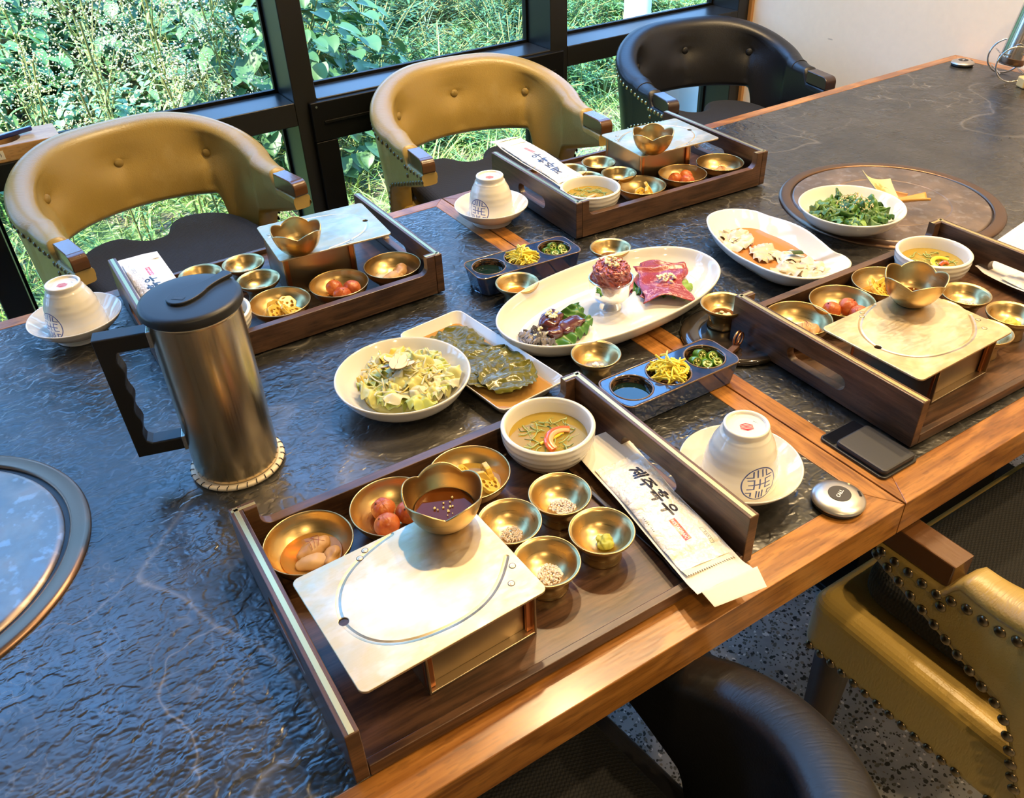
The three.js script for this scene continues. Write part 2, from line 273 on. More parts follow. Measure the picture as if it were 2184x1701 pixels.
// the window wall: dark posts and a rail at table height, panes set back
const PX = [-3.2, -2.77, -1.988, -1.206, -0.424, 0.36, 1.142, 1.885];
const bars = [];
PX.forEach((x, i) => bars.push(['window_post', box(x, x + (i === 7 ? XR - 0.012 - x : 0.06), 0, CEIL, -1.40, ZW, 0.003)]));
for (let i = 0; i < 7; i++) {
  const a = PX[i] + 0.06, b = PX[i + 1], g = new THREE.Group(); g.name = 'window_' + (i + 1); g.userData.kind = 'structure'; scene.add(g);
  part('rail', box(a, b, 0.692, 0.75, -1.40, ZW + 0.001, 0.003), M.frame, g);
  part('sill', box(a, b, 0, 0.07, -1.40, ZW, 0.003), M.frame, g);
  part('head', box(a, b, CEIL - 0.07, CEIL, -1.40, ZW, 0.003), M.frame, g);
  part('pane', new THREE.PlaneGeometry(b - a, CEIL - 0.82).translate((a + b) / 2, (0.75 + CEIL - 0.07) / 2, ZG), M.pane, g);
  part('pane', new THREE.PlaneGeometry(b - a, 0.622).translate((a + b) / 2, (0.07 + 0.692) / 2, ZG), M.pane, g);
  for (const y of [0.75, 0.692]) part('gasket', box(a, b, y === 0.75 ? 0.75 : 0.684, y === 0.75 ? 0.758 : 0.692, ZG - 0.006, ZG + 0.008, 0.001), M.sash, g);
  for (const x of [a, b - 0.007]) part('gasket', box(x, x + 0.007, 0.07, CEIL - 0.07, ZG - 0.006, ZG + 0.008, 0.001), M.sash, g);
  if (i === 5) {                                   // opening sash below the rail
    const s0 = 0.394, s1 = 1.178;
    part('sash', jitterMerge([box(s0, s1, 0.645, 0.745, -1.34, -1.233, 0.003), box(s0, s1, 0.06, 0.14, -1.34, -1.233, 0.003), box(s0, s0 + 0.06, 0.14, 0.645, -1.34, -1.2335, 0.003), box(s1 - 0.06, s1, 0.14, 0.645, -1.34, -1.2335, 0.003), box(s0 + 0.03, s1 - 0.03, 0.690, 0.697, -1.24, -1.229, 0.001)]), M.sash, g);
    part('screw', new THREE.CylinderGeometry(0.003, 0.003, 0.004, 12).rotateX(Math.PI / 2).translate(0.408, 0.735, -1.231), M.chrome, g);
  }
}
{ const g = new THREE.Group(); g.name = 'window_8'; g.userData.kind = 'structure'; scene.add(g); for (const [n, b] of bars) part(n, b, M.frame, g); }
// ceiling lamps: recessed discs that glow, with a light just below each
LAMPS.forEach(([x, z], i) => {
  const t = thing('ceiling_lamp', 'round warm white downlight recessed in the ceiling', 'lamp', [x, CEIL, z], 0, 'downlights in the ceiling');
  part('ring', lathe([[0.045, 0], [0.062, -0.004], [0.066, 0.0], [0.062, 0.0]], 32), M.cream, t);
  const em = new THREE.MeshStandardMaterial({ color: 0x000000, emissive: LAMPC, emissiveIntensity: 12, roughness: 0.5 });
  part('diffuser', new THREE.CylinderGeometry(0.045, 0.045, 0.003, 32).translate(0, -0.002, 0), em, t);
  const l = new THREE.SpotLight(LAMPC, LAMP, 8, 1.05, 0.6, 2); l.position.set(0, -0.02, 0); l.target.position.set(0, -2, 0); l.castShadow = true; l.shadow.radius = 2.2; l.shadow.mapSize.set(1024, 1024);
  t.add(l, l.target);
});

// ------------------------------------------------------------------ tables
const T1 = [-1.33, 0.366], T2 = [0.368, 1.925], ZF = 0.525, ZN = -0.492, EW = 0.026, FW = 0.040;
function table(label, [a, b], lw, rw) {
  const t = thing('dining_table', label, 'table', [0, TT, 0]);
  const m = (x0, x1, z0, z1, gr) => boxUV(box(x0, x1, -0.045, 0, z0, z1, 0.0015), gr, 1);
  part('stone_top', boxUV(box(a + lw, b - rw, -0.03, -0.0006, ZN + EW, ZF - FW, 0.0006), 'x', 0.62), M.stone, t, [0, 0, 0]);
  const strip = (pts) => { const s = new THREE.Shape(pts.map(([x, z]) => V2(x, -z))); return flatUp(ext(s, 0.045, 0.0012)).translate(0, -0.045, 0); };
  part('edge_board', boxUV(strip([[a, ZF], [b, ZF], [b - rw, ZF - FW], [a + lw, ZF - FW]]), 'x', 1), M.oak, t);
  part('edge_board', boxUV(strip([[a, ZN], [a + lw, ZN + EW], [b - rw, ZN + EW], [b, ZN]]), 'x', 1), M.oak, t);
  part('edge_board', boxUV(strip([[b, ZF], [b, ZN], [b - rw, ZN + EW], [b - rw, ZF - FW]]), 'z', 1), M.oak, t);
  part('edge_board', boxUV(strip([[a, ZN], [a, ZF], [a + lw, ZF - FW], [a + lw, ZN + EW]]), 'z', 1), M.oak, t);
  const c = (a + b) / 2;
  part('pedestal', box(c - 0.24, c + 0.24, -TT + 0.02, -0.045, -0.17, 0.2, 0.004), M.sash, t);
  part('base_plate', box(c - 0.33, c + 0.33, -TT, -TT + 0.02, -0.26, 0.29, 0.004), M.sash, t);
  return t;
}
table('dark stone dining table with orange wooden edge carrying the tall steel pot', T1, 0.03, 0.026);
table('dark stone dining table with wooden edge meeting the cream wall', T2, 0.026, 0.03);
// ------------------------------------------------------------------ wooden trays and what stands on them
const TL = 0.42, TW = 0.2926, TH = 0.066, FLOOR = 0.009;
const trayMeshes = (() => {
  const end = rrect(TW, TH - 0.003, 0.0015); const slot = new THREE.Path(), sl = 0.036, sr = 0.010;
  slot.moveTo(-sl, -0.004 - sr); slot.lineTo(sl, -0.004 - sr); slot.absarc(sl, -0.004, sr, -Math.PI / 2, Math.PI / 2); slot.lineTo(-sl, -0.004 + sr); slot.absarc(-sl, -0.004, sr, Math.PI / 2, Math.PI * 1.5);
  end.holes.push(slot);
  const eg = boxUV(ext(end, 0.012, 0.0008).rotateY(Math.PI / 2).translate(-0.006, (TH + 0.003) / 2, 0), 'z', 1);
  const r = new THREE.Shape(), a = TL / 2 - 0.0125, lo = 0.039, hi = TH, y0 = 0.003;
  r.moveTo(-a, y0); r.lineTo(a, y0); r.lineTo(a, hi); r.lineTo(a - 0.013, hi); r.lineTo(a - 0.013, lo + 0.012); r.absarc(a - 0.025, lo + 0.012, 0.012, 0, -Math.PI / 2, true); r.lineTo(-a + 0.025, lo);
  r.absarc(-a + 0.025, lo + 0.012, 0.012, -Math.PI / 2, -Math.PI, true); r.lineTo(-a + 0.013, hi); r.lineTo(-a, hi); r.lineTo(-a, y0);
  const rg = boxUV(ext(r, 0.012, 0.0008).translate(0, 0, -TW / 2), 'x', 1);
  return { eg, rg, base: boxUV(box(-TL / 2 + 0.0125, TL / 2 - 0.0125, 0.003, FLOOR, -TW / 2 + 0.0125, TW / 2 - 0.0085, 0.0005), 'x', 1), lip: boxUV(box(-TL / 2 + 0.0125, TL / 2 - 0.0125, 0.003, 0.0165, TW / 2 - 0.008, TW / 2, 0.001), 'x', 1) };
})();
function makeTray(label, p, turn) {
  const t = thing('serving_tray', label, 'tray', [p[0], TT, p[1]], turn, 'wooden serving trays');
  part('base_board', trayMeshes.base, M.walnut, t); part('back_panel', trayMeshes.rg, M.walnut, t); part('front_lip', trayMeshes.lip, M.walnut, t);
  for (const s of [-1, 1]) {
    part('end_panel', trayMeshes.eg, M.walnut, t, [s * (TL / 2 - 0.006), 0, 0]);
    part('brass_strip', box(-0.0024, 0.0024, TH - 0.001, TH + 0.0004, -TW / 2 + 0.002, TW / 2 - 0.001, 0.0003), M.brassTrim, t, [s * (TL / 2 - 0.006), 0, 0]);
    part('brass_strip', box(-0.012, 0.012, TH - 0.001, TH + 0.0004, -0.002, 0.002, 0.0003), M.brassTrim, t, [s * (TL / 2 - 0.0135), 0, -TW / 2 + 0.006]);
    for (const z of [-1, 1]) part('foot', new THREE.CylinderGeometry(0.008, 0.008, 0.003, 16).translate(0, 0.0015, 0), M.plasticBlack, t, [s * (TL / 2 - 0.03), 0, z * (TW / 2 - 0.03)]);
  }
  return t;
}
// metal griddle plate on a small tin box
const PLW = 0.176, PLD = 0.140;
const grooveBump = canvasTex(1024, 815, (c, w, h) => {
  c.fillStyle = '#808080'; c.fillRect(0, 0, w, h); c.lineCap = 'round'; c.lineJoin = 'round';
  const X = (x) => (x / PLW + 0.5) * w, Y = (z) => (z / PLD + 0.5) * h;
  const path = () => { c.beginPath(); c.moveTo(X(0.010), Y(-0.068)); c.bezierCurveTo(X(-0.030), Y(-0.060), X(-0.066), Y(-0.045), X(-0.070), Y(0.000)); c.bezierCurveTo(X(-0.066), Y(0.036), X(-0.040), Y(0.052), X(0.005), Y(0.054)); c.bezierCurveTo(X(0.04), Y(0.055), X(0.06), Y(0.04), X(0.08), Y(0.018)); };
  for (let k = 9; k > 0; k--) { const g = Math.round(128 - 90 * Math.pow(1 - k / 9, 0.8)); c.strokeStyle = `rgb(${g},${g},${g})`; c.lineWidth = 3.4 * k; path(); c.stroke(); }
});
grooveBump.colorSpace = THREE.NoColorSpace;
const plateRough = tex(512, 512, (u, v) => { const p = sst(0.42, 0.62, fbm(u, v, 5, 7, 5, 1001)), f = fbm(u, v, 12, 150, 3, 1011); return [0, cl(0.40 + 0.08 * p + 0.16 * (f - 0.5) + 0.06 * sst(0.55, 0.7, fbm(u, v, 30, 30, 3, 1021))), 0]; }, false);
const plateMap = tex(512, 512, (u, v) => { const p = sst(0.40, 0.62, fbm(u, v, 4, 5, 5, 1031)), q = sst(0.5, 0.7, fbm(u, v, 14, 20, 4, 1041)); return [mix(0.58, 0.66, p) + q * 0.03, mix(0.47, 0.58, p) + q * 0.04, mix(0.30, 0.45, p) + q * 0.06]; }, true);
M.plate = std(0xffffff, 1, { metalness: 1, map: plateMap, roughnessMap: plateRough, bumpMap: grooveBump, bumpScale: 0.0030 });
const griddle = (() => {
  const s = rrect(PLW, PLD, 0.007); const hole = new THREE.Path(); hole.absarc(-0.069, 0.002, 0.0042, 0, Math.PI * 2, true); s.holes.push(hole);
  const g = flatUp(ext(s, 0.0026, 0.0006, 20)).translate(0, 0.0638, 0), p = g.attributes.position, uv = new Float32Array(p.count * 2);
  for (let i = 0; i < p.count; i++) { uv[2 * i] = p.getX(i) / PLW + 0.5; uv[2 * i + 1] = 0.5 - p.getZ(i) / PLD; }
  g.setAttribute('uv', new THREE.BufferAttribute(uv, 2));
  const bx0 = -0.028, bx1 = 0.083, bz0 = -0.062, bz1 = 0.058;
  const tub = jitterMerge([box(bx0, bx1, 0, 0.0025, bz0, bz1, 0.001), box(bx0, bx0 + 0.0022, 0, 0.0635, bz0, bz1, 0.0008), box(bx1 - 0.0022, bx1, 0, 0.0635, bz0, bz1, 0.0008), box(bx0, bx1, 0.0025, 0.0635, bz0 + 0.006, bz0 + 0.008, 0.0005), box(bx0, bx1, 0.0025, 0.061, bz1 - 0.011, bz1 - 0.009, 0.0005)]);
  return { g, tub: boxUV(tub, 'x', 6), cop: [[bx0 + 0.004, bz1 - 0.006], [bx1 - 0.004, bz1 - 0.006], [bx0 + 0.004, bz0 + 0.003], [bx1 - 0.004, bz0 + 0.003]] };
})();
function makeGriddle(label, p, turn) {
  const t = thing('griddle', label, 'griddle', [p[0], TT + FLOOR + 0.0002, p[1]], turn, 'small metal griddles');
  part('plate', griddle.g, M.plate, t); part('box', griddle.tub, M.tin, t);
  for (const [x, z] of griddle.cop) part('corner_strap', box(-0.0042, 0.0042, 0.0028, 0.0632, -0.0018, 0.0018, 0.0006), M.copper, t, [x, 0, z]);
  for (const [x, z] of [[-0.019, -0.064], [-0.027, -0.058], [0.078, 0.030], [0.066, 0.046]]) { const rv = part('rivet', lathe([[0, 0.0004], [0.0024, 0.00035], [0.0028, 0.0001], [0.0028, -0.001]], 24), M.plate, t, [x, 0.0665, z]); part('rivet_edge', new THREE.TorusGeometry(0.0030, 0.00022, 6, 28).rotateX(Math.PI / 2), M.spoonDark ??= std([0.05, 0.04, 0.03], 0.5), rv); }
  return t;
}
// bowls
const bowlP = (r, h, th, foot, fh) => smoothProfile([[0, h * 0.16 + fh], [r * 0.35, h * 0.17 + fh], [r * 0.65, h * 0.33 + fh], [r * 0.88, h * 0.66 + fh], [r - th, h]], 22).concat([[r - th * 0.5, h + th * 0.45], [r, h]]).concat(smoothProfile([[r * 0.985, h * 0.93], [r * 0.90, h * 0.62 + fh * 0.6], [r * 0.70, h * 0.30 + fh], [foot, fh + h * 0.06]], 16)).concat(fh > 0.002 ? [[foot * 0.97, fh * 0.75], [foot * 1.03, fh * 0.3], [foot * 1.06, 0.0006], [foot * 1.0, 0], [foot * 0.9, 0], [0, 0.001]] : [[foot * 0.9, 0.0003], [foot * 0.75, 0], [0, 0]]);
const G = {
  dish: lathe(bowlP(0.0442, 0.031, 0.0016, 0.024, 0.001), 72),
  cup: lathe(bowlP(0.0325, 0.033, 0.0016, 0.0195, 0.010), 64),
};
{                                                  // five-petalled bowl: lathe with the rim drawn in at five notches
  const g = lathe(smoothProfile([[0, 0.004], [0.014, 0.005], [0.026, 0.013], [0.033, 0.027], [0.0355, 0.041]], 24).concat([[0.0363, 0.0417], [0.0372, 0.041]]).concat(smoothProfile([[0.0372, 0.0405], [0.0352, 0.027], [0.0285, 0.012], [0.017, 0.001], [0.013, 0]], 20)).concat([[0, 0]]), 100), p = g.attributes.position;
  for (let i = 0; i < p.count; i++) { const x = p.getX(i), y = p.getY(i), z = p.getZ(i), a = Math.atan2(z, x), k = Math.pow(Math.abs(Math.sin(a * 2.5)), 0.85), f = sst(0.012, 0.041, y), q = 1 + f * (0.04 * k - 0.035); p.setXYZ(i, x * q, y - f * 0.0075 * (1 - k) * sst(0.02, 0.041, y), z * q); }
  g.computeVertexNormals(); G.petal = g;
}
G.soup = lathe(smoothProfile([[0, 0.008], [0.026, 0.009], [0.040, 0.020], [0.0475, 0.047]], 20).concat([[0.0495, 0.0485], [0.0520, 0.047]]).concat((() => { const o = []; for (let k = 0; k <= 24; k++) { const y = 0.0465 - k * 0.0016, b = Math.sin(y * 6.283 / 0.0075) * 0.00035; o.push([0.0523 - 0.0155 * Math.pow(k / 24, 2.6) + b, y]); } return o; })()).concat([[0.031, 0.004], [0.030, 0.0005], [0.027, 0], [0, 0.002]]), 80);
const disc = (r, seg = 48) => { const g = new THREE.CylinderGeometry(r, r * 0.97, 0.0012, seg); return g; };
const liquid = (c, tr, rough = 0.02) => phy(c, rough, { transmission: tr, thickness: 0, ior: 1.2 });
const L = { oil: liquid([0.80, 0.55, 0.16], 0.8), juice: liquid([0.86, 0.68, 0.18], 0.8), soup: liquid([0.82, 0.70, 0.22], 0.8), soy: liquid([0.16, 0.045, 0.008], 0.45), dark: phy([0.006, 0.016, 0.013], 0.03), amber: liquid([0.72, 0.40, 0.07], 0.7), clear: liquid([0.85, 0.82, 0.7], 0.9), orange: liquid([0.82, 0.38, 0.11], 0.55), pickle: liquid([0.72, 0.45, 0.12], 0.6) };
const F = {
  fish: [phy([0.44, 0.235, 0.085], 0.5, { clearcoat: 0.15, clearcoatRoughness: 0.2 }), phy([0.50, 0.31, 0.15], 0.6, { clearcoat: 0.1 })],
  tomato: phy(0xffffff, 0.42, { clearcoat: 0.15, clearcoatRoughness: 0.2, map: tex(256, 256, (u, v) => { const t = fbm(u, v, 5, 5, 4, 1101), w = sst(0.6, 0.72, fbm(u, v, 30, 8, 3, 1111)); return [0.34 + 0.16 * t + w * 0.06, 0.030 + 0.12 * t + w * 0.04, 0.006 + 0.012 * t]; }, true), bumpMap: tex(256, 256, (u, v) => fbm(u, v, 14, 5, 3, 1121), false), bumpScale: 0.0012 }),
  lotus: phy([0.70, 0.44, 0.055], 0.33, { clearcoat: 0.3, clearcoatRoughness: 0.2 }),
  salt: std([0.86, 0.77, 0.70], 0.4), pepper: std([0.62, 0.52, 0.40], 0.6), wasabi: std([0.43, 0.46, 0.075], 0.6),
  scar: std([0.09, 0.02, 0.01], 0.5), thread: std([0.22, 0.02, 0.01], 0.5),
  red: phy([0.62, 0.11, 0.02], 0.2, { clearcoat: 0.5 }), redIn: phy([0.80, 0.36, 0.14], 0.25), yellow: phy([0.80, 0.56, 0.03], 0.2, { clearcoat: 0.4 }), cuke: phy([0.42, 0.52, 0.18], 0.25, { transmission: 0.3, thickness: 0 }), cukeSkin: std([0.035, 0.10, 0.02], 0.4),
  garlic: phy([0.76, 0.68, 0.42], 0.35), leaf: phy([0.055, 0.17, 0.022], 0.35, { clearcoat: 0.2 }), leafLight: phy([0.19, 0.34, 0.05], 0.35, { clearcoat: 0.2 }),
  radish: phy([0.92, 0.76, 0.09], 0.35, { clearcoat: 0.15 }), chili: phy([0.09, 0.22, 0.015], 0.18, { clearcoat: 0.5 }), chiliIn: phy([0.48, 0.58, 0.16], 0.35), seed: std([0.72, 0.62, 0.28], 0.5),
};
const TRAYS = [
  { k: 'front tray', d: 'nearest the camera', c: [-0.0343, 0.3435], a: -0.0114, rot: 0, pl: [-0.136, 0.395, 0.03], pet: [-0.0787, 0.341], fish: [-0.1877, 0.2548], tom: [-0.097, 0.2562], lot: [-0.0068, 0.2565], soup: [0.0962, 0.2545], cups: [[-0.012, 0.3445, 'pepper'], [0.0515, 0.3405, 'salt'], [0.0545, 0.4065, 'wasabi'], [-0.012, 0.4090, 'salt']] },
  { k: 'tray behind the pot', d: 'behind the steel pot', c: [-0.016, -0.3125], a: 3.1475, rot: Math.PI, pl: [0.0755, -0.334, Math.PI - 0.08], pet: [0.0176, -0.2809], fish: [0.1384, -0.2269], tom: [0.0484, -0.2225], lot: [-0.0435, -0.2215], soup: [-0.139, -0.220], cups: [[-0.0485, -0.3700, 'salt'], [-0.0470, -0.3030, 'pepper'], [-0.1142, -0.3744, 'wasabi'], [-0.1145, -0.307, 'salt']] },
  { k: 'far window tray', d: 'under the middle window', c: [0.678, -0.328], a: 3.0934, rot: Math.PI, pl: [0.7595, -0.334, Math.PI - 0.09], pet: [0.692, -0.276], fish: [0.824, -0.2335], tom: [0.7325, -0.2350], lot: [0.638, -0.238], soup: [0.5365, -0.2545], cups: [[0.6427, -0.3695, 'salt'], [0.6387, -0.3030, 'pepper'], [0.5765, -0.3705, 'wasabi'], [0.5765, -0.321, 'salt']] },
  { k: 'right tray', d: 'beside the black card case', c: [0.658, 0.330], a: -0.0227, rot: 0, pl: [0.553, 0.3795, 0.01], pet: [0.6000, 0.3344], fish: [0.5105, 0.2405], tom: [0.5925, 0.2440], lot: [0.682, 0.2420], soup: [0.785, 0.2435], cups: [[0.6700, 0.3386, 'pepper'], [0.7370, 0.3314, 'salt'], [0.7380, 0.3975, 'wasabi'], [0.6715, 0.4040, 'salt']] },
];
const saltHeap = (n, r, h, s, big) => { seed = s; const g0 = new THREE.OctahedronGeometry(1, 0), l = []; for (let i = 0; i < n; i++) { const q = Math.sqrt(rnd()), a = rnd() * 6.283, R = r * q * (0.8 + 0.4 * vnoise(a * 2, 1, 99, 9, s)); l.push(place(g0, [Math.cos(a) * R, h * (1 - q * q) * rr(0.5, 1) + 0.0004 + R * R * 9, Math.sin(a) * R], [rnd() * 6, rnd() * 6, rnd() * 6], rr(0.0006, 0.0014) * big)); } return mergeGeometries(l); };
const saltG = [saltHeap(260, 0.0105, 0.0045, 11, 1), saltHeap(300, 0.012, 0.0050, 12, 1)], pepG = saltHeap(260, 0.0105, 0.003, 13, 0.9);
const wasabiG = jig(blob(0.0082, 0.0055, 0.0082, 0.0026, 300, 21, 6), 0.0014, 900, 25);
function lotusG(r, th, s) {
  seed = s; const sh = new THREE.Shape(), n = 28; for (let i = 0; i <= n; i++) { const a = i / n * 6.283, q = r * (1 + 0.05 * Math.sin(a * 7 + s) + 0.03 * Math.sin(a * 3)); i ? sh.lineTo(Math.cos(a) * q, Math.sin(a) * q) : sh.moveTo(q, 0); }
  for (let i = 0; i < 8; i++) { const a = i / 7 * 6.283, q = i === 7 ? 0 : r * 0.58, h = new THREE.Path(); h.absellipse(Math.cos(a) * q, Math.sin(a) * q, r * (i === 7 ? 0.10 : 0.15), r * (i === 7 ? 0.10 : 0.20), 0, Math.PI * 2, true, a); sh.holes.push(h); }
  return ext(sh, th, th * 0.18, 8);
}
const lotusV = [lotusG(0.0145, 0.0055, 3), lotusG(0.0125, 0.0048, 5), lotusG(0.0135, 0.006, 8)];
const tomatoG = [0, 1, 2].map((k) => { const g = new THREE.SphereGeometry(1, 28, 20), p = g.attributes.position; for (let i = 0; i < p.count; i++) { const x = p.getX(i), y = p.getY(i), z = p.getZ(i), a = Math.atan2(z, x), f = 1 + 0.035 * Math.sin(a * 5 + k) * (1 - y * y) + 0.04 * (vnoise(x * 3 + 9, y * 3 + z * 3 + 9, 99, 99, 31 + k) - 0.5), yy = y * (0.92 - 0.10 * Math.exp(-(x * x + z * z) * 14)); p.setXYZ(i, x * f, yy, z * f); } g.computeVertexNormals(); return g; });
const fishG = [blob(0.019, 0.0075, 0.0105, 0.0034, 150, 41, 5), blob(0.0165, 0.0065, 0.0105, 0.003, 170, 42, 5), blob(0.013, 0.006, 0.008, 0.003, 190, 43, 5)];
const cukeG = [0, 1, 2].map((k) => tube([[-0.011, 0, 0], [-0.004, 0.001, 0.003 - k * 0.002], [0.004, 0, -0.002 + k * 0.001], [0.011, 0.001, 0.002]], 0.0008, 12, 5));
const strip3 = (pts, w, h, seg = 28) => { const c = new THREE.CatmullRomCurve3(pts.map((p) => V3(...p))); const s = new THREE.Shape(); s.absellipse(0, 0, h / 2, w / 2, 0, 6.283); return new THREE.ExtrudeGeometry(s, { steps: seg, extrudePath: c, curveSegments: 8 }); };
const soyBits = saltHeap(14, 0.012, 0.0006, 44, 1.2);
const sideWord = ['at the back', 'on the left', 'on the right'];
const trayWood = [], NAP = [];
TRAYS.forEach((T, ti) => {
  const fl = TT + FLOOR + 0.0002, dir = T.rot ? -1 : 1, cr = Math.cos(T.a), sr = Math.sin(T.a);
  makeTray({ 0: 'walnut wooden tray nearest the camera with brass inlay on its ends', 1: 'walnut wooden tray partly hidden behind the tall steel pot', 2: 'walnut wooden tray on the far side under the middle window', 3: 'walnut wooden tray on the right beside the flat black case' }[ti], T.c, T.a);
  makeGriddle(`metal griddle plate with drain hole on a tin box in the ${T.k}`, T.pl, T.pl[2]);
  // petal bowl and sauce
  const py = fl + 0.0668;
  solo('petal_bowl', G.petal, M.petal, `flower shaped brass bowl standing on the griddle in the ${T.k}`, 'bowl', [T.pet[0], py, T.pet[1]], [0, [0.518, 0.663, 0.227, 1.15][ti], 0], 'flower shaped bowls');
  if (ti === 0 || ti === 3) { const q = thing('dipping_sauce', `brown soy dipping sauce in the flower shaped bowl of the ${T.k}`, 'sauce', [T.pet[0], py + (ti ? 0.010 : 0.0165), T.pet[1]]); part('liquid', disc(ti ? 0.0215 : 0.0275), L.soy, q); const b = part('floating_bits', soyBits, F.seed, q, [0.002, 0.0004, 0.002]); b.userData.kind = 'stuff'; }
  // three shallow bowls along the back
  const names3 = ['fish', 'tom', 'lot'], words = { fish: 'braised fish pieces', tom: 'red cherry tomatoes', lot: 'yellow lotus root slices' };
  for (const n of names3) solo('shallow_bowl', G.dish, M.brass, `shallow brass bowl holding ${words[n]} in the ${T.k}`, 'bowl', [T[n][0], fl, T[n][1]], [0, rr(0, 6), 0], 'shallow brass bowls');
  const at = (n, x, y, z) => [T[n][0] + x * 1, fl + y, T[n][1] + z];
  seed = 300 + ti;
  if (ti === 0) solo('broth', disc(0.030), L.oil, 'thin golden broth round the braised fish in the front tray', 'broth', at('fish', 0, 0.0125, 0));
  if (ti !== 2) solo('pickling_juice', disc(ti === 0 ? 0.033 : 0.026), L.juice, `yellow pickling juice under the lotus root slices in the ${T.k}`, 'juice', at('lot', 0, ti === 0 ? 0.0145 : 0.0100, 0));
  const fp = [[[0.004, 0.0155, -0.004, 0.3], [-0.004, 0.0150, 0.011, -0.2], [0.015, 0.0135, 0.013, 1.0]], [[-0.004, 0.0145, 0.006, 0.2], [0.013, 0.0155, -0.004, 0.9]], [[-0.002, 0.0145, 0.003, 0.4], [0.012, 0.0125, 0.010, -0.3]], [[0.002, 0.0155, 0.006, -0.3], [0.015, 0.0135, 0.012, 0.8], [-0.010, 0.0135, -0.004, 0.1]]][ti];
  fp.forEach(([x, y, z, a], i) => {
    const o = thing('fish_piece', [`largest brown braised fish piece in the ${T.k}`, `second braised fish piece lying against the largest in the ${T.k}`, `smallest braised fish piece in the ${T.k}`][i], 'fish', at('fish', x, y, z), a, 'braised fish pieces');
    part('flesh', fishG[ti === 1 ? 0 : i], F.fish[(i + ti) % 2], o);
    if (i === 0 && ti !== 1) for (let k = 0; k < 4; k++) { const u = rr(-0.008, 0.008); part('red_thread', tube([[u, 0.0075, -0.007], [u + rr(-0.004, 0.004), 0.0110, 0], [u + rr(-0.006, 0.006), 0.0082, 0.008]], 0.00025, 10, 5), F.thread, o); }
  });
  const tr = 0.0130, tp = [[[-0.006, 0.0185, -0.013], [-0.013, 0.0185, 0.010], [0.013, 0.0185, 0.005]], [[-0.004, 0.0185, -0.012], [-0.003, 0.0185, 0.0140], [0.017, 0.0190, 0.006]], [[-0.009, 0.0185, -0.009], [0.001, 0.0185, 0.0125], [0.015, 0.0185, -0.006]], [[-0.013, 0.0185, -0.004], [0.011, 0.0185, 0.0035], [0.007, 0.0190, 0.0290 - 0.005]]][ti];
  tp.forEach((q, i) => { const o = thing('tomato', ti === 3 ? [`left one of three peeled cherry tomatoes in the right tray`, `middle one of three peeled cherry tomatoes in the right tray`, `lowest of three peeled cherry tomatoes in the right tray`][i] : `peeled red cherry tomato ${['at the back', 'at the front', 'on the right'][i]} of its bowl in the ${T.k}`, 'tomato', at('tom', ...q), rr(0, 6), 'peeled cherry tomatoes'); const m = part('flesh', tomatoG[i], F.tomato, o); m.scale.setScalar(tr * rr(0.94, 1.05)); m.rotation.set(rr(-0.5, 0.5), 0, rr(-0.5, 0.5)); part('scar', new THREE.SphereGeometry(0.0011, 8, 6), F.scar, o, [0.003, tr * 0.80, 0.006]); });
  const lp = [[[-0.012, 0.0185, -0.002, 1.0, 0.3, 0], [-0.003, 0.0200, -0.010, 0.5, 0.8, 1], [0.006, 0.0175, 0.006, 1.2, -0.3, 2], [0.013, 0.0165, 0.016, 0.3, 0.4, 1], [0.019, 0.0170, 0.000, 0.9, 1.4, 2]], [[-0.013, 0.0180, 0.010, 0.75, 0.5, 0], [-0.006, 0.0185, -0.008, 1.0, -0.2, 1], [0.010, 0.0190, -0.005, 0.5, 0.1, 2], [0.004, 0.0175, 0.014, 0.2, 0.8, 1], [0.012, 0.0150, 0.020, 0.3, 0.2, 1]], [[-0.007, 0.0160, 0.004, 1.25, 0.1, 1], [0.013, 0.0195, 0.002, 0.65, 0.9, 0], [-0.010, 0.0140, 0.013, 0.2, 0.3, 1], [0.006, 0.0155, 0.012, 1.0, 0.6, 2]], [[-0.010, 0.0165, 0.003, 0.4, 0.3, 0], [0.004, 0.0195, -0.003, 0.9, -0.2, 1], [0.006, 0.0160, 0.013, 0.3, 0.8, 2], [-0.006, 0.0180, -0.012, 0.8, 0.5, 1]]][ti];
  const lw = ['upright on the left', 'at the back', 'in the middle', 'near the front rim', 'at the right edge'];
  lp.forEach(([x, y, z, tx, ty, v], i) => solo('lotus_slice', lotusV[v], F.lotus, `yellow lotus root slice ${lw[i]} in the ${T.k}`, 'lotus root', at('lot', x, y, z), [tx - 1.57, ty, 0], 'lotus root slices'));
  // small footed cups
  const cw = T.rot ? ['on the window side of the griddle', 'on the table side of the griddle', 'next to the packet end', 'behind the soup bowl'] : ['between the griddle and the soup bowl', 'just in front of the soup bowl', 'beside the paper packet', 'at the griddle corner'];
  T.cups.forEach(([x, z, w], i) => {
    solo('footed_cup', G.cup, M.brass, `small brass cup ${cw[i]} in the ${T.k}`, 'cup', [x, fl, z], [0, rr(0, 6), 0], 'small footed brass cups');
    const y = fl + 0.0152, lab = { salt: 'coarse salt', pepper: 'peppered salt', wasabi: 'green wasabi' }[w];
    if (T.rot && w === 'salt' && i === 3) return;
    if (w === 'wasabi') solo('wasabi', wasabiG, F.wasabi, `dab of green wasabi in the brass cup of the ${T.k}`, 'wasabi', [x + 0.001, y + 0.004, z + 0.004], [0, ti, 0], 'dabs of wasabi');
    else { const m = solo('seasoning', w === 'salt' ? saltG[i % 2] : pepG, F[w], `${lab} in the cup ${cw[i]} of the ${T.k}`, 'salt', [x + 0.001, y, z + (T.rot ? 0.005 : 0.004)], [0, i, 0], 'heaps of salt'); m.userData.kind = 'stuff'; }
  });
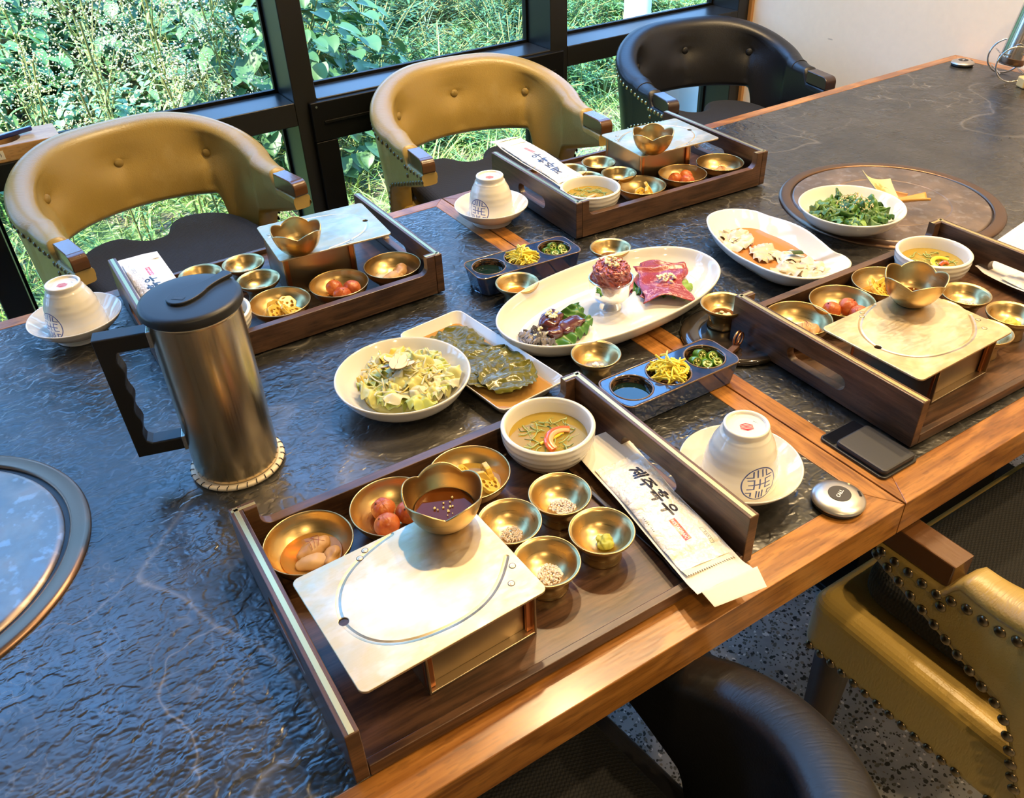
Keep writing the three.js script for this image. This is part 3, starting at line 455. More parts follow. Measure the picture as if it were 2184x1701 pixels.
  // soup
  solo('soup_bowl', G.soup, M.cream, `white ridged ceramic soup bowl in the ${T.k}`, 'bowl', [T.soup[0], fl, T.soup[1]], [0, 0, 0], 'white soup bowls');
  const so = thing('cold_soup', `cold clear vegetable soup with ${['a red pepper ring', 'cucumber shreds', 'a pale shrimp pink strip', 'yellow and red pepper strips'][ti]} in the ${T.k}`, 'soup', [T.soup[0], fl + 0.0305, T.soup[1]]);
  part('broth', disc(0.0438), L.soup, so);
  for (let k = 0; k < 48; k++) { const a = rr(0, 6.283), q = Math.sqrt(rnd()) * 0.031; part(k % 5 ? 'cucumber_shred' : 'cucumber_skin', cukeG[k % 3], k % 5 ? F.cuke : F.cukeSkin, so, [Math.cos(a) * q, rr(-0.0015, 0.0022), Math.sin(a) * q], [rr(-0.15, 0.15), rr(0, 6), rr(-0.1, 0.15)]).scale.setScalar(k % 5 ? rr(0.7, 1.2) : rr(0.4, 0.7)); }
  const ring = (a0, a1, R) => { const o = []; for (let i = 0; i <= 10; i++) { const a = a0 + (a1 - a0) * i / 10; o.push([Math.cos(a) * R, 0.003 * Math.sin(i / 10 * 3.14), Math.sin(a) * R * 0.9]); } return o; };
  if (ti === 0) { const s = part('pepper_strip', strip3(ring(2.9, 5.4, 0.0225), 0.0052, 0.0080), F.red, so, [0.0110, 0.0022, 0.0210]); part('pepper_flesh', strip3(ring(2.9, 5.4, 0.0190), 0.0036, 0.0064), F.redIn, s, [0, 0.0006, 0]); part('yellow_strip', strip3([[-0.016, 0.002, 0.008], [0, 0.003, 0.009], [0.016, 0.002, 0.006]], 0.004, 0.003), F.yellow, so); }
  if (ti === 2) part('pink_strip', strip3([[-0.012, 0.002, 0.008], [0, 0.004, 0.010], [0.009, 0.0015, 0.004]], 0.006, 0.0045), F.redIn, so);
  if (ti === 3) { part('yellow_strip', strip3(ring(3.1, 6.1, 0.016), 0.0042, 0.0068), F.yellow, so, [0.004, 0.002, 0.016]); part('pepper_strip', strip3([[-0.004, 0.002, 0.016], [0.003, 0.006, 0.018], [0.009, 0.002, 0.019]], 0.005, 0.006), F.red, so); }
});
// ------------------------------------------------------------------ paper packets with printed pouches, spoon
const wipeTex = canvasTex(1024, 400, (c, w, h) => {
  c.fillStyle = '#f4ecdc'; c.fillRect(0, 0, w, h); c.lineCap = 'round'; c.lineJoin = 'round'; c.strokeStyle = '#26222a'; c.fillStyle = '#26222a';
  const S = (x, y, k, strokes, lw = 9) => strokes.forEach((s) => { c.lineWidth = (s.w || lw) * 2.1 * k; c.beginPath(); s.p.forEach(([a, b], i) => i ? c.lineTo(x + a * k, y + b * k) : c.moveTo(x + a * k, y + b * k)); c.stroke(); });
  const k = 1.12, Y = 112;
  S(150, Y, k, [{ p: [[0, 14], [46, 8]] }, { p: [[28, 10], [20, 40], [0, 70]] }, { p: [[26, 40], [46, 66]] }, { p: [[44, 40], [62, 38]] }, { p: [[66, -4], [64, 84]] }, { p: [[88, -8], [86, 92]] }]);
  S(285, Y, k, [{ p: [[4, 6], [66, 0]] }, { p: [[40, 4], [28, 26], [4, 44]] }, { p: [[38, 22], [70, 42]] }, { p: [[-6, 62], [82, 56]] }, { p: [[38, 60], [36, 98]] }]);
  S(405, Y, k, [{ p: [[30, -12], [50, -14]] }, { p: [[4, 8], [76, 2]] }, { p: [[-6, 58], [86, 52]] }, { p: [[8, 74], [64, 70], [60, 104]] }]);
  c.lineWidth = 17; c.beginPath(); c.ellipse(405 + 43, Y + 28, 19, 12, 0, 0, 7); c.stroke();
  S(535, Y, k, [{ p: [[-6, 64], [86, 56]] }, { p: [[40, 60], [36, 102]] }]);
  c.lineWidth = 18; c.beginPath(); c.ellipse(535 + 46, Y + 22, 27, 20, 0, 0, 7); c.stroke();
  c.fillStyle = '#d8402c'; c.beginPath(); c.rect(662, 186, 186, 50); c.fill(); c.fillStyle = '#f6d6c8'; c.font = 'bold 29px sans-serif'; c.textAlign = 'center'; c.textBaseline = 'middle'; c.fillText('RESTAURANT', 755, 212);
  c.strokeStyle = '#55504a'; c.lineWidth = 2.5; c.strokeRect(800, 60, 120, 26); c.fillStyle = '#55504a'; for (let i = 0; i < 4; i++) { c.fillRect(835 + i * 18, 68, 11, 3); c.fillRect(839 + i * 18, 68, 3, 11); c.fillRect(835 + i * 18, 78, 11, 2); }
  for (let i = 0; i < 9; i++) if (i !== 5) { c.fillRect(560 + i * 15, 372, 9, 2.5); c.fillRect(564 + i * 15, 366, 2.5, 13); }
});
M.pouch = phy(0xffffff, 0.30, { map: wipeTex, clearcoat: 0.5, clearcoatRoughness: 0.2, bumpMap: tex(512, 256, (u, v) => { const a = fbm(u, v, 16, 6, 4, 1201); return cl(0.5 + (Math.abs(a - 0.5) * 2 - 0.4)); }, false), bumpScale: 0.0022 });
M.sleeve = phy([0.80, 0.76, 0.68], 0.55, { transmission: 0.06, thickness: 0 });
function makePacket(label, p, turn, tilt, len, o = {}) { // local: long axis +z, letters up towards +x
  const t = thing('paper_packet', label, 'packet', [p[0], TT + p[1], p[2]], turn, 'white printed paper packets'); t.rotation.order = 'YXZ'; t.rotation.x = tilt;
  const W = 0.062, wave = (u, v) => 0.0012 * Math.sin(v * 9 + u * 3 + len * 40) + 0.0016 * (vnoise(u * 3 + 5, v * 7 + 5, 99, 99, 61) - 0.5);
  part('sleeve', sheet(14, 44, (u, v) => { const z = (v - 0.5) * len, e = sst(0.93, 1, v), b = sst(0.1, 0, v), w = W * (1 - 0.10 * b); return [(u - 0.5) * w + (b ? b * 0.003 : 0), wave(u, v) + e * (o.flap ?? 0.010) * (0.4 + 0.6 * u), z]; }, 0.0007), M.sleeve, t);
  if (o.flap !== 0) part('folded_flap', sheet(10, 8, (u, v) => [(u - 0.5) * W * (1 - 0.12 * v) + 0.004, (o.flap ?? 0.010) * (0.4 + 0.6 * u) - v * 0.006 + 0.0015, len / 2 + v * 0.020 - (1 - u) * v * 0.004], 0.0006), M.sleeve, t);
  if (o.plain) return t;
  const L2 = 0.165, z0 = o.z ?? -0.018, w2 = 0.056;
  part('pouch', sheet(24, 56, (u, v) => { const a = Math.pow(Math.max(0, Math.sin(u * Math.PI)), 0.5) * Math.pow(cl(Math.sin(cl((v - 0.06) / 0.84) * Math.PI)), 0.4); return [(u - 0.5) * w2, 0.0022 + wave(u, v) + 0.0078 * a + 0.0016 * (vnoise(u * 9 + 3, v * 14 + 3, 99, 99, 67) - 0.5) * (1.2 - a * 0.6), z0 + (v - 0.5) * L2]; }, 0.0006), M.pouch, t);
  { const pg = t.children[t.children.length - 1].geometry, uv = pg.attributes.uv; for (let i = 0; i < uv.count; i++) { const u = uv.getX(i), v = uv.getY(i); uv.setXY(i, v, u); } }
  const saw = new THREE.Shape(); saw.moveTo(-w2 / 2, 0); for (let i = 0; i < 22; i++) { saw.lineTo(-w2 / 2 + (i + 0.5) * w2 / 22, 0.0085); saw.lineTo(-w2 / 2 + (i + 1) * w2 / 22, 0.0062); } saw.lineTo(w2 / 2, 0); saw.lineTo(-w2 / 2, 0);
  part('sealed_edge', new THREE.ExtrudeGeometry(saw, { depth: 0.0006, bevelEnabled: false }).rotateX(Math.PI / 2).translate(0, 0.0030, z0 + L2 / 2 - 0.001), M.sealed ??= phy([0.72, 0.67, 0.58], 0.35, { clearcoat: 0.4 }), t);
  return t;
}
makePacket('white paper packet with black brush lettering in the front tray, flap over the table edge', [0.1325, 0.0245, 0.391], -0.13, 0.0, 0.246, { flap: 0.005, z: 0.012 });
makePacket('white paper packet standing out above the left tray behind the steel pot', [-0.178, 0.035, -0.378], Math.PI + 0.03, -0.09, 0.225, { flap: 0, z: 0.005 });
makePacket('white paper packet leaning on the end panel of the far window tray', [0.5385, 0.054, -0.408], Math.PI + 0.09, -0.135, 0.205, { flap: 0.003, z: 0.0 });
makePacket('crumpled white paper packet in the right tray at the picture edge', [0.866, 0.0235, 0.385], -0.1, 0.0, 0.22, { flap: 0.006, z: 0.018 });
solo('napkin', sheet(20, 20, (u, v) => [(u - 0.5) * 0.13, 0.004 + 0.006 * Math.sin(u * 3) * v, (v - 0.5) * 0.13], 0.003), phy([0.74, 0.66, 0.57], 0.8), 'plain beige folded napkin on the table right of the right tray', 'napkin', [1.043, TT + 0.004, 0.285], [0, 0.15, 0]);
solo('spoon', (() => { const s = new THREE.Shape(); s.moveTo(-0.0025, -0.1); s.lineTo(0.0025, -0.1); s.lineTo(0.0030, 0.07); s.bezierCurveTo(0.006, 0.085, 0.0075, 0.095, 0.0055, 0.103); s.bezierCurveTo(0.003, 0.108, -0.003, 0.108, -0.0055, 0.103); s.bezierCurveTo(-0.0075, 0.095, -0.006, 0.085, -0.0030, 0.07); s.lineTo(-0.0025, -0.1); return ext(s, 0.0028, 0.0008).rotateX(Math.PI / 2); })(), M.spoon, 'dark metal spoon handle showing from under the paper packet in the front tray', 'spoon', [0.1000, TT + FLOOR + 0.0038, 0.380], [0, 0.02, 0]);

// ------------------------------------------------------------------ upturned cups on saucers
const emblemTex = canvasTex(1024, 512, (c, w, h) => {
  c.fillStyle = '#e9e4d8'; c.fillRect(0, 0, w, h);
  for (let y = 0; y < h; y += 2) { const k = 0.5 + 0.5 * Math.sin(y * 0.11) * Math.sin(y * 0.031); c.fillStyle = `rgba(206,190,160,${0.10 * k})`; c.fillRect(0, y, w, 2); }
  const x = 256, y = 345, R = 62; c.save(); c.translate(x, y); c.scale(1.33, 1.46); c.translate(-x, -y); c.strokeStyle = '#3b4a8c'; c.lineWidth = 4.5; c.beginPath(); c.ellipse(x, y, R, R * 1.25, 0, 0, 7); c.stroke(); c.save(); c.beginPath(); c.ellipse(x, y, R - 5, R * 1.25 - 6, 0, 0, 7); c.clip(); c.lineWidth = 5;
  const l = (...p) => { c.beginPath(); p.forEach(([a, b], i) => i ? c.lineTo(x + a, y + b * 1.25) : c.moveTo(x + a, y + b * 1.25)); c.stroke(); };
  l([-40, 0], [40, 0]); l([0, -20], [0, 20]); l([-20, 0], [-20, -18], [-44, -18]); l([20, 0], [20, -18], [44, -18]); l([-50, -30], [-24, -30], [-24, -52]); l([50, -30], [24, -30], [24, -52]); l([-9, -60], [-9, -28]); l([9, -60], [9, -28]);
  l([-20, 0], [-20, 18], [-44, 18]); l([20, 0], [20, 18], [44, 18]); l([-50, 32], [-30, 32], [-30, 50]); l([50, 32], [30, 32], [30, 50]); l([-10, 60], [-10, 26]); l([10, 60], [10, 26]); l([0, 30], [0, 60]); c.restore(); c.restore();
});
M.cupGlaze = phy(0xffffff, 0.14, { map: emblemTex, clearcoat: 0.3, clearcoatRoughness: 0.06 });
const stampTex = canvasTex(256, 256, (c) => { c.fillStyle = '#e9e4d8'; c.fillRect(0, 0, 256, 256); c.fillStyle = '#c4303a'; c.beginPath(); c.moveTo(84, 118); c.lineTo(128, 98); c.lineTo(172, 118); c.lineTo(172, 168); c.lineTo(128, 182); c.lineTo(84, 168); c.fill(); c.strokeStyle = '#e9e4d8'; c.lineWidth = 4; for (let i = 0; i < 4; i++) { c.beginPath(); c.moveTo(84, 128 + i * 13); c.lineTo(128, 112 + i * 15); c.lineTo(172, 128 + i * 13); c.stroke(); } c.strokeStyle = '#444'; c.lineWidth = 3; for (let i = 0; i < 5; i++) { c.beginPath(); c.moveTo(182 + i * 8, 84 + i * 6); c.lineTo(186 + i * 8, 74 + i * 6); c.stroke(); } });
M.stamp = phy(0xffffff, 0.14, { map: stampTex, clearcoat: 0.3 });
const cupG = (() => { const o = []; for (let k = 0; k <= 30; k++) { const t = k / 30, y = 0.0118 + t * 0.0612, r = 0.0405 - 0.003 * t - 0.011 * Math.pow(t, 3.2); o.push([r + 0.00018 * Math.sin(t * 40), y]); } return lathe([[0.0385, 0.013], [0.0392, 0.0112], [0.0402, 0.011], ...o, [0.0262, 0.0752], [0.0238, 0.0765], [0.0236, 0.079], [0.0240, 0.0835], [0.0232, 0.085], [0.0212, 0.0850], [0.0202, 0.0835], [0.0198, 0.0818], [0, 0.0815]], 80); })();
const saucerG = lathe(smoothProfile([[0, 0.010], [0.030, 0.0100], [0.045, 0.0150], [0.0575, 0.0265], [0.0632, 0.0325]], 24).concat([[0.0642, 0.0338], [0.0652, 0.0330]]).concat(smoothProfile([[0.0648, 0.0318], [0.058, 0.0225], [0.045, 0.0120], [0.0355, 0.0085]], 16)).concat([[0.0345, 0.006], [0.0355, 0.001], [0.0350, 0], [0.0325, 0], [0.031, 0.003], [0, 0.004]]), 80);
[[0.2445, 0.4025, 'at the near right beside the front tray', 4.45], [-0.298, -0.378, 'at the far left by the olive chair', 3.62], [0.3895, -0.3475, 'between the two far trays', 3.55]].forEach(([x, z, w, a]) => {
  solo('saucer', saucerG, M.white, `white footed saucer under the upturned cup ${w}`, 'saucer', [x, TT, z], [0, 0, 0], 'footed saucers');
  const t = thing('tea_cup', `upturned white tea cup with blue round emblem ${w}`, 'cup', [x, TT, z], a, 'upturned tea cups');
  part('body', cupG, M.cupGlaze, t); part('base_stamp', new THREE.CircleGeometry(0.0197, 40).rotateX(-Math.PI / 2).translate(0, 0.0817, 0), M.stamp, t, [0, 0, 0], [0, -a - 0.6, 0]);
});
// ------------------------------------------------------------------ steel pot on a stitched coaster
{
  const px = -0.1985, pz = 0.0440;
  const c = thing('coaster', 'cream leather coaster with dark stitches under the steel pot', 'coaster', [px, TT, pz]);
  part('leather', lathe([[0, 0.005], [0.047, 0.005], [0.0515, 0.0058], [0.0535, 0.0040], [0.0520, 0.0006], [0.050, 0], [0, 0]], 72), std([0.74, 0.64, 0.48], 0.7), c);
  for (let k = 0; k < 30; k++) { const a = k / 30 * 6.283; part('stitch', tube([[0.0490, 0.0062, -0.0008], [0.0525, 0.0060, 0.0002], [0.0540, 0.0036, 0.0008]], 0.0005, 6, 5), M.handleBlack, c, [0, 0, 0], [0, a, 0]); }
  const t = thing('steel_pot', 'tall brushed steel tea pot with black lid and square handle', 'pot', [px, TT + 0.0052, pz]);
  part('body', lathe([[0, 0], [0.045, 0], [0.0472, 0.002], [0.0475, 0.006], [0.0475, 0.1985], [0.0482, 0.2005], [0.0482, 0.2025], [0.0465, 0.2035], [0, 0.2035]], 96), M.steel, t);
  const lid = part('lid', lathe([[0, 0.2165], [0.030, 0.2165], [0.046, 0.2160], [0.0505, 0.2145], [0.0520, 0.2120], [0.0520, 0.2060], [0.0508, 0.2040], [0.0480, 0.2028], [0, 0.2028]], 96), M.plasticBlack, t);
  const s = new THREE.Shape(); s.moveTo(-0.024, 0); s.bezierCurveTo(-0.024, 0.018, 0.0, 0.017, 0.016, 0.0095); s.bezierCurveTo(0.028, 0.0055, 0.043, 0.006, 0.0505, 0.0075); s.bezierCurveTo(0.0545, 0.005, 0.0545, -0.005, 0.0505, -0.0075); s.bezierCurveTo(0.043, -0.006, 0.028, -0.0055, 0.016, -0.0095); s.bezierCurveTo(0.0, -0.017, -0.024, -0.018, -0.024, 0);
  part('spout_lever', flatUp(ext(s, 0.004, 0.001)).rotateY(0.42).translate(0, 0.2158, 0), M.plasticBlack, lid);
  const pushTex = canvasTex(128, 64, (q) => { q.fillStyle = '#1b1c1f'; q.fillRect(0, 0, 128, 64); q.fillStyle = '#3a3c40'; q.font = 'bold 34px sans-serif'; q.textAlign = 'center'; q.textBaseline = 'middle'; q.fillText('PUSH', 64, 33); });
  part('push_mark', new THREE.PlaneGeometry(0.013, 0.0065).rotateX(-Math.PI / 2), std(0xffffff, 0.45, { map: pushTex }), lid, [-0.0115, 0.22005, 0.006], [0, -0.75, 0]);
  const h = new THREE.Shape(); h.moveTo(0.040, 0.188); h.lineTo(0.102, 0.188); h.lineTo(0.0990, 0.036); h.lineTo(0.040, 0.036); h.lineTo(0.040, 0.052); h.lineTo(0.080, 0.052); for (let k = 0; k <= 24; k++) { const u = k / 24, y = 0.056 + u * 0.112; h.lineTo(0.0850 + 0.0018 * Math.sin(u * 6.283 * 3.5) - 0.0018 * u, y); } h.lineTo(0.082, 0.170); h.lineTo(0.040, 0.170); h.lineTo(0.040, 0.188);
  part('handle', ext(h, 0.020, 0.0015, 4).translate(0, 0, -0.010), M.handleBlack, t, [0, 0, 0], [0, 2.86, 0]);
  for (const y of [0.179, 0.044]) part('handle_socket', box(0.0455, 0.0500, y - 0.0095, y + 0.0095, -0.0108, 0.0108, 0.001), M.chrome, t, [0, 0, 0], [0, 2.86, 0]);
}
// ------------------------------------------------------------------ call buttons, card case
const callTex = canvasTex(256, 256, (c) => { c.fillStyle = '#2c2a2c'; c.fillRect(0, 0, 256, 256); c.fillStyle = '#f2f0ea'; c.font = 'bold 62px sans-serif'; c.textAlign = 'center'; c.textBaseline = 'middle'; c.fillText('CALL', 128, 130); });
const bellG = { top: lathe(smoothProfile([[0, 0.0135], [0.012, 0.0133], [0.021, 0.0118], [0.0265, 0.0090], [0.0280, 0.0068]], 20).concat([[0.0280, 0.0062], [0, 0.0062]]), 72), base: lathe([[0, 0.0064], [0.0272, 0.0064], [0.0268, 0.002], [0.0255, 0], [0, 0]], 64) };
M.bell = std([0.56, 0.53, 0.49], 0.32, { metalness: 0.9 });
function bell(label, x, z, a) {
  const t = thing('call_button', label, 'call button', [x, TT, z], a);
  part('base', bellG.base, M.handleBlack, t); part('cover', bellG.top, M.bell, t);
  part('button', new THREE.CylinderGeometry(0.0118, 0.0118, 0.0012, 40).translate(0, 0.0133, 0), std([0.03, 0.028, 0.03], 0.5), t);
  part('button_print', new THREE.CircleGeometry(0.0115, 40).rotateX(-Math.PI / 2).translate(0, 0.01395, 0), std(0xffffff, 0.5, { map: callTex }), t);
  part('indicator', new THREE.SphereGeometry(0.0013, 10, 8).scale(1, 0.5, 1), std([0.8, 0.75, 0.4], 0.3), t, [0.0225, 0.0112, 0.002]);
  part('maker_plate', Rb(0.0085, 0.0006, 0.0028, 0.0002), M.handleBlack, t, [0.014, 0.0118, 0.0165], [0.42, 0.6, -0.3]);
}
bell('round silver call button with dark centre on the wooden corner beside the front tray', 0.3099, 0.4835, 0.35);
bell('round call button at the far table corner by the cream wall', 1.8494, -0.4215, 0.35);
{
  const t = thing('card_case', 'flat black bill holder with raised pad beside the right tray', 'case', [0.4065, TT, 0.4445], 0.0);
  part('tray', flatUp(ext(rrect(0.060, 0.090, 0.007), 0.0035, 0.001)), M.plasticBlack, t);
  part('pad', flatUp(ext(rrect(0.054, 0.067, 0.005), 0.0075, 0.0026)).translate(0, 0.003, 0.009), std([0.022, 0.022, 0.025], 0.5), t);
  part('glossy_plate', flatUp(ext(rrect(0.055, 0.017, 0.002), 0.001, 0.0003)).translate(0, 0.0032, -0.034), phy([0.005, 0.005, 0.006], 0.08), t);
}
// ------------------------------------------------------------------ round grill lids let into the stone
function grillLid(label, x, z, R, inner) {
  const t = thing('grill_lid', label, 'grill lid', [x, TT - 0.0006, z]);
  part('outer_ring', lathe([[R - 0.021, 0.0005], [R - 0.021, 0.0035], [R - 0.018, 0.0050], [R - 0.006, 0.0050], [R - 0.0015, 0.0035], [R, 0.001], [R, 0]], 120), M.lidRim, t);
  if (inner) part('plate', lathe([[0, 0.0036], [0.098, 0.0036], [0.100, 0.0028], [0.102, 0.0028], [0.104, 0.0044], [R - 0.0265, 0.0044], [R - 0.0245, 0.0032], [R - 0.0225, 0.0006]], 120), M.lid, t);
  else part('plate', lathe([[0, 0.0058], [R - 0.055, 0.0056], [R - 0.034, 0.0050], [R - 0.0285, 0.0038], [R - 0.0265, 0.0006]], 120), M.lid, t);
  part('groove', lathe([[R - 0.0275, 0.0004], [R - 0.020, 0.0004]], 100), M.handleBlack, t);
  const g = t.children[1].geometry, p = g.attributes.position, uv = g.attributes.uv; for (let i = 0; i < uv.count; i++) uv.setXY(i, p.getX(i) * 3, p.getZ(i) * 3);
}
grillLid('round tarnished grill lid with copper rim at the near left of the table', -0.5535, 0.0170, 0.1925, false);
grillLid('round brown grill lid under the green salad bowl on the right', 0.9946, 0.0185, 0.1890, true);
// ------------------------------------------------------------------ dishes in the middle of the table
const deepBowl = (R, h, f) => lathe(smoothProfile([[0, h * 0.22], [R * 0.5, h * 0.26], [R * 0.8, h * 0.55], [R * 0.965, h * 0.97]], 24).concat([[R * 0.985, h * 1.02], [R, h * 0.985]]).concat(smoothProfile([[R * 0.995, h * 0.94], [R * 0.86, h * 0.50], [R * 0.62, h * 0.20], [f + 0.001, h * 0.13]], 18)).concat([[f, h * 0.08], [f * 1.02, 0.0008], [f, 0], [f * 0.93, 0], [f * 0.9, h * 0.06], [0, h * 0.08]]), 96);
solo('salad_bowl', deepBowl(0.0850, 0.0415, 0.040), M.white, 'wide white bowl of pale cabbage salad beside the steel pot', 'bowl', [0.0180, TT, 0.0490]);
solo('salad_bowl', deepBowl(0.0850, 0.0405, 0.036), M.white, 'white footed bowl of dark green leaf salad on the right grill lid', 'bowl', [0.8480, TT + 0.0042, 0.0480]);
function ruffle(w, l, amp, waves, cup, s, jag = 0, nu = 12, nv = 20) {
  return sheet(nu, nv, (u, v) => { const a = u - 0.5, e = Math.abs(a) * 2, pr = (0.04 + 0.96 * Math.pow(Math.sin(cl(0.03 + v * 0.95) * Math.PI), 0.7)) * (1 - jag * 0.45 * Math.pow(Math.abs(Math.sin(v * waves * 3.1 + (a > 0 ? 0.9 : 0))), 2)) * (0.85 + 0.3 * vnoise(v * 5 + s, a > 0 ? 3 : 8, 999, 99, 73)); return [a * w * pr, cup * (e * e * 0.6 + v * v * 0.4 - v) * l + amp * e * Math.sin(v * waves * 6.283 + s + a * 3) + amp * 1.5 * (vnoise(u * 4 + s, v * 4 + 3, 999, 99, 71) - 0.5), (v - 0.5) * l]; }, 0.0006);
}
{                                                  // cabbage salad
  seed = 501; const cx = 0.0180, cz = 0.0490, y0 = TT + 0.011;
  const t = thing('cabbage_salad', 'pale yellow cabbage salad topped with sliced almonds', 'salad', [cx, y0, cz]);
  const cm = [phy([0.74, 0.70, 0.24], 0.35, { transmission: 0.25, thickness: 0, clearcoat: 0.3 }), phy([0.82, 0.78, 0.52], 0.38, { transmission: 0.3, thickness: 0, clearcoat: 0.3 }), phy([0.60, 0.66, 0.15], 0.35, { transmission: 0.25, thickness: 0, clearcoat: 0.3 }), phy([0.82, 0.60, 0.10], 0.35, { transmission: 0.2, thickness: 0, clearcoat: 0.4 })];
  const lv = [0, 1, 2, 3, 4].map((k) => ruffle(rr(0.030, 0.042), rr(0.036, 0.050), 0.0045, 2 + k % 3, -0.35, k * 1.7, 0.12));
  part('dressing', disc(0.052), L.juice, t, [0, 0.0035, 0]); part('heap', jig(lathe(smoothProfile([[0.050, 0.001], [0.046, 0.010], [0.032, 0.022], [0.014, 0.033], [0, 0.036]], 30), 60), 0.005, 130, 74), cm[0], t);
  for (let k = 0; k < 78; k++) { const a = rr(0, 6.283), q = Math.sqrt(rnd()) * 0.053, h = 0.033 * Math.exp(-q * q / 0.0016) * rr(0.5, 1) + 0.004 + q * q * 4.2; part('leaf', lv[k % 5], cm[[0, 1, 2, 3, 1, 0, 2][k % 7]], t, [Math.cos(a) * q + 0.005, h, Math.sin(a) * q], [rr(-0.5, 0.5), rr(0, 6.28), rr(-0.45, 0.45)]).scale.setScalar(rr(0.6, 1.0)); }
  const sg = [0, 1, 2].map((k) => tube([[-0.014, 0, 0], [-0.005, 0.003, 0.004 * (k - 1)], [0.005, 0.001, 0], [0.014, 0.002, 0.004]], 0.0010, 12, 5).scale(1, 0.8, 1.2));
  for (let k = 0; k < 60; k++) { const a = rr(0, 6.283), q = Math.sqrt(rnd()) * 0.055, h = 0.033 * Math.exp(-q * q / 0.0016) + 0.007 + q * q * 4; part('shred', sg[k % 3], cm[k % 4 === 3 ? 3 : 1 - (k % 2)], t, [Math.cos(a) * q + 0.004, h, Math.sin(a) * q], [rr(-0.5, 0.5), rr(0, 6.28), rr(-0.5, 0.5)]); }
  const al = (() => { const s = new THREE.Shape(); s.moveTo(-0.0085, 0); s.bezierCurveTo(-0.006, 0.0058, 0.004, 0.0052, 0.0085, 0); s.bezierCurveTo(0.004, -0.0052, -0.006, -0.0058, -0.0085, 0); return ext(s, 0.0012, 0.0004).rotateX(-Math.PI / 2); })(), am = std([0.76, 0.61, 0.40], 0.45), ae = std([0.16, 0.07, 0.03], 0.6);
  al.scale(1.25, 1.1, 1.25); const rim = al.clone().scale(1.05, 0.5, 1.07);
  for (let k = 0; k < 12; k++) { const a = rr(0, 6.283), q = Math.sqrt(rnd()) * 0.0150; const m = part('almond_slice', al, am, t, [Math.cos(a) * q - 0.004, 0.0475 + rr(0, 0.006) - q * 0.5, Math.sin(a) * q + 0.002], [rr(-0.35, 0.45), rr(0, 6.28), rr(-0.35, 0.35)]); part('skin', rim, ae, m); }
}
{                                                  // green leaf salad
  seed = 601; const cx = 0.8480, cz = 0.0480; const t = thing('leaf_salad', 'dark green leaf salad sprinkled with sesame seeds', 'salad', [cx, TT + 0.0150, cz]);
  const gm = [phy([0.045, 0.125, 0.018], 0.38, { clearcoat: 0.2 }), phy([0.085, 0.20, 0.030], 0.38, { clearcoat: 0.2 }), phy([0.12, 0.22, 0.075], 0.4), phy([0.22, 0.36, 0.085], 0.35)];
  const lv = [0, 1, 2, 3, 4].map((k) => ruffle(rr(0.014, 0.022), rr(0.040, 0.055), 0.0040, 3 + k % 3, -0.3, k * 2.1, 0.9, 10, 22));
  for (let k = 0; k < 84; k++) { const a = rr(0, 6.283), q = Math.sqrt(rnd()) * 0.050, h = 0.034 * Math.exp(-q * q / 0.0013) * rr(0.4, 1) + 0.003 + q * q * 4.5; part('leaf', lv[k % 5], gm[[0, 1, 2, 0, 1, 3][k % 6]], t, [Math.cos(a) * q, h, Math.sin(a) * q], [rr(-0.6, 0.6), rr(0, 6.28), rr(-0.7, 0.7)]).scale.setScalar(rr(0.65, 1.05)); }
  const st = tube([[-0.02, 0, 0], [0, 0.003, 0.002], [0.022, 0.001, 0]], 0.0022, 12, 8); for (let k = 0; k < 10; k++) { const a = rr(0, 6.283), q = rr(0.005, 0.045); part('stalk', st, gm[3], t, [Math.cos(a) * q, 0.022 - q * 0.2, Math.sin(a) * q], [rr(-0.3, 0.3), rr(0, 6.28), rr(-0.3, 0.3)]); }
  const sd = new THREE.SphereGeometry(0.0012, 6, 5).scale(1.5, 0.6, 0.9), l = []; for (let k = 0; k < 130; k++) { const a = rr(0, 6.283), q = Math.sqrt(rnd()) * 0.030; l.push(place(sd, [Math.cos(a) * q + 0.006, 0.038 * Math.exp(-q * q / 0.0016) + 0.006 + rr(0, 0.004), Math.sin(a) * q], [rr(-1, 1), rr(0, 6), rr(-1, 1)])); }
  part('sesame_seeds', mergeGeometries(l), std([0.70, 0.55, 0.30], 0.5), t).userData.kind = 'stuff';
}
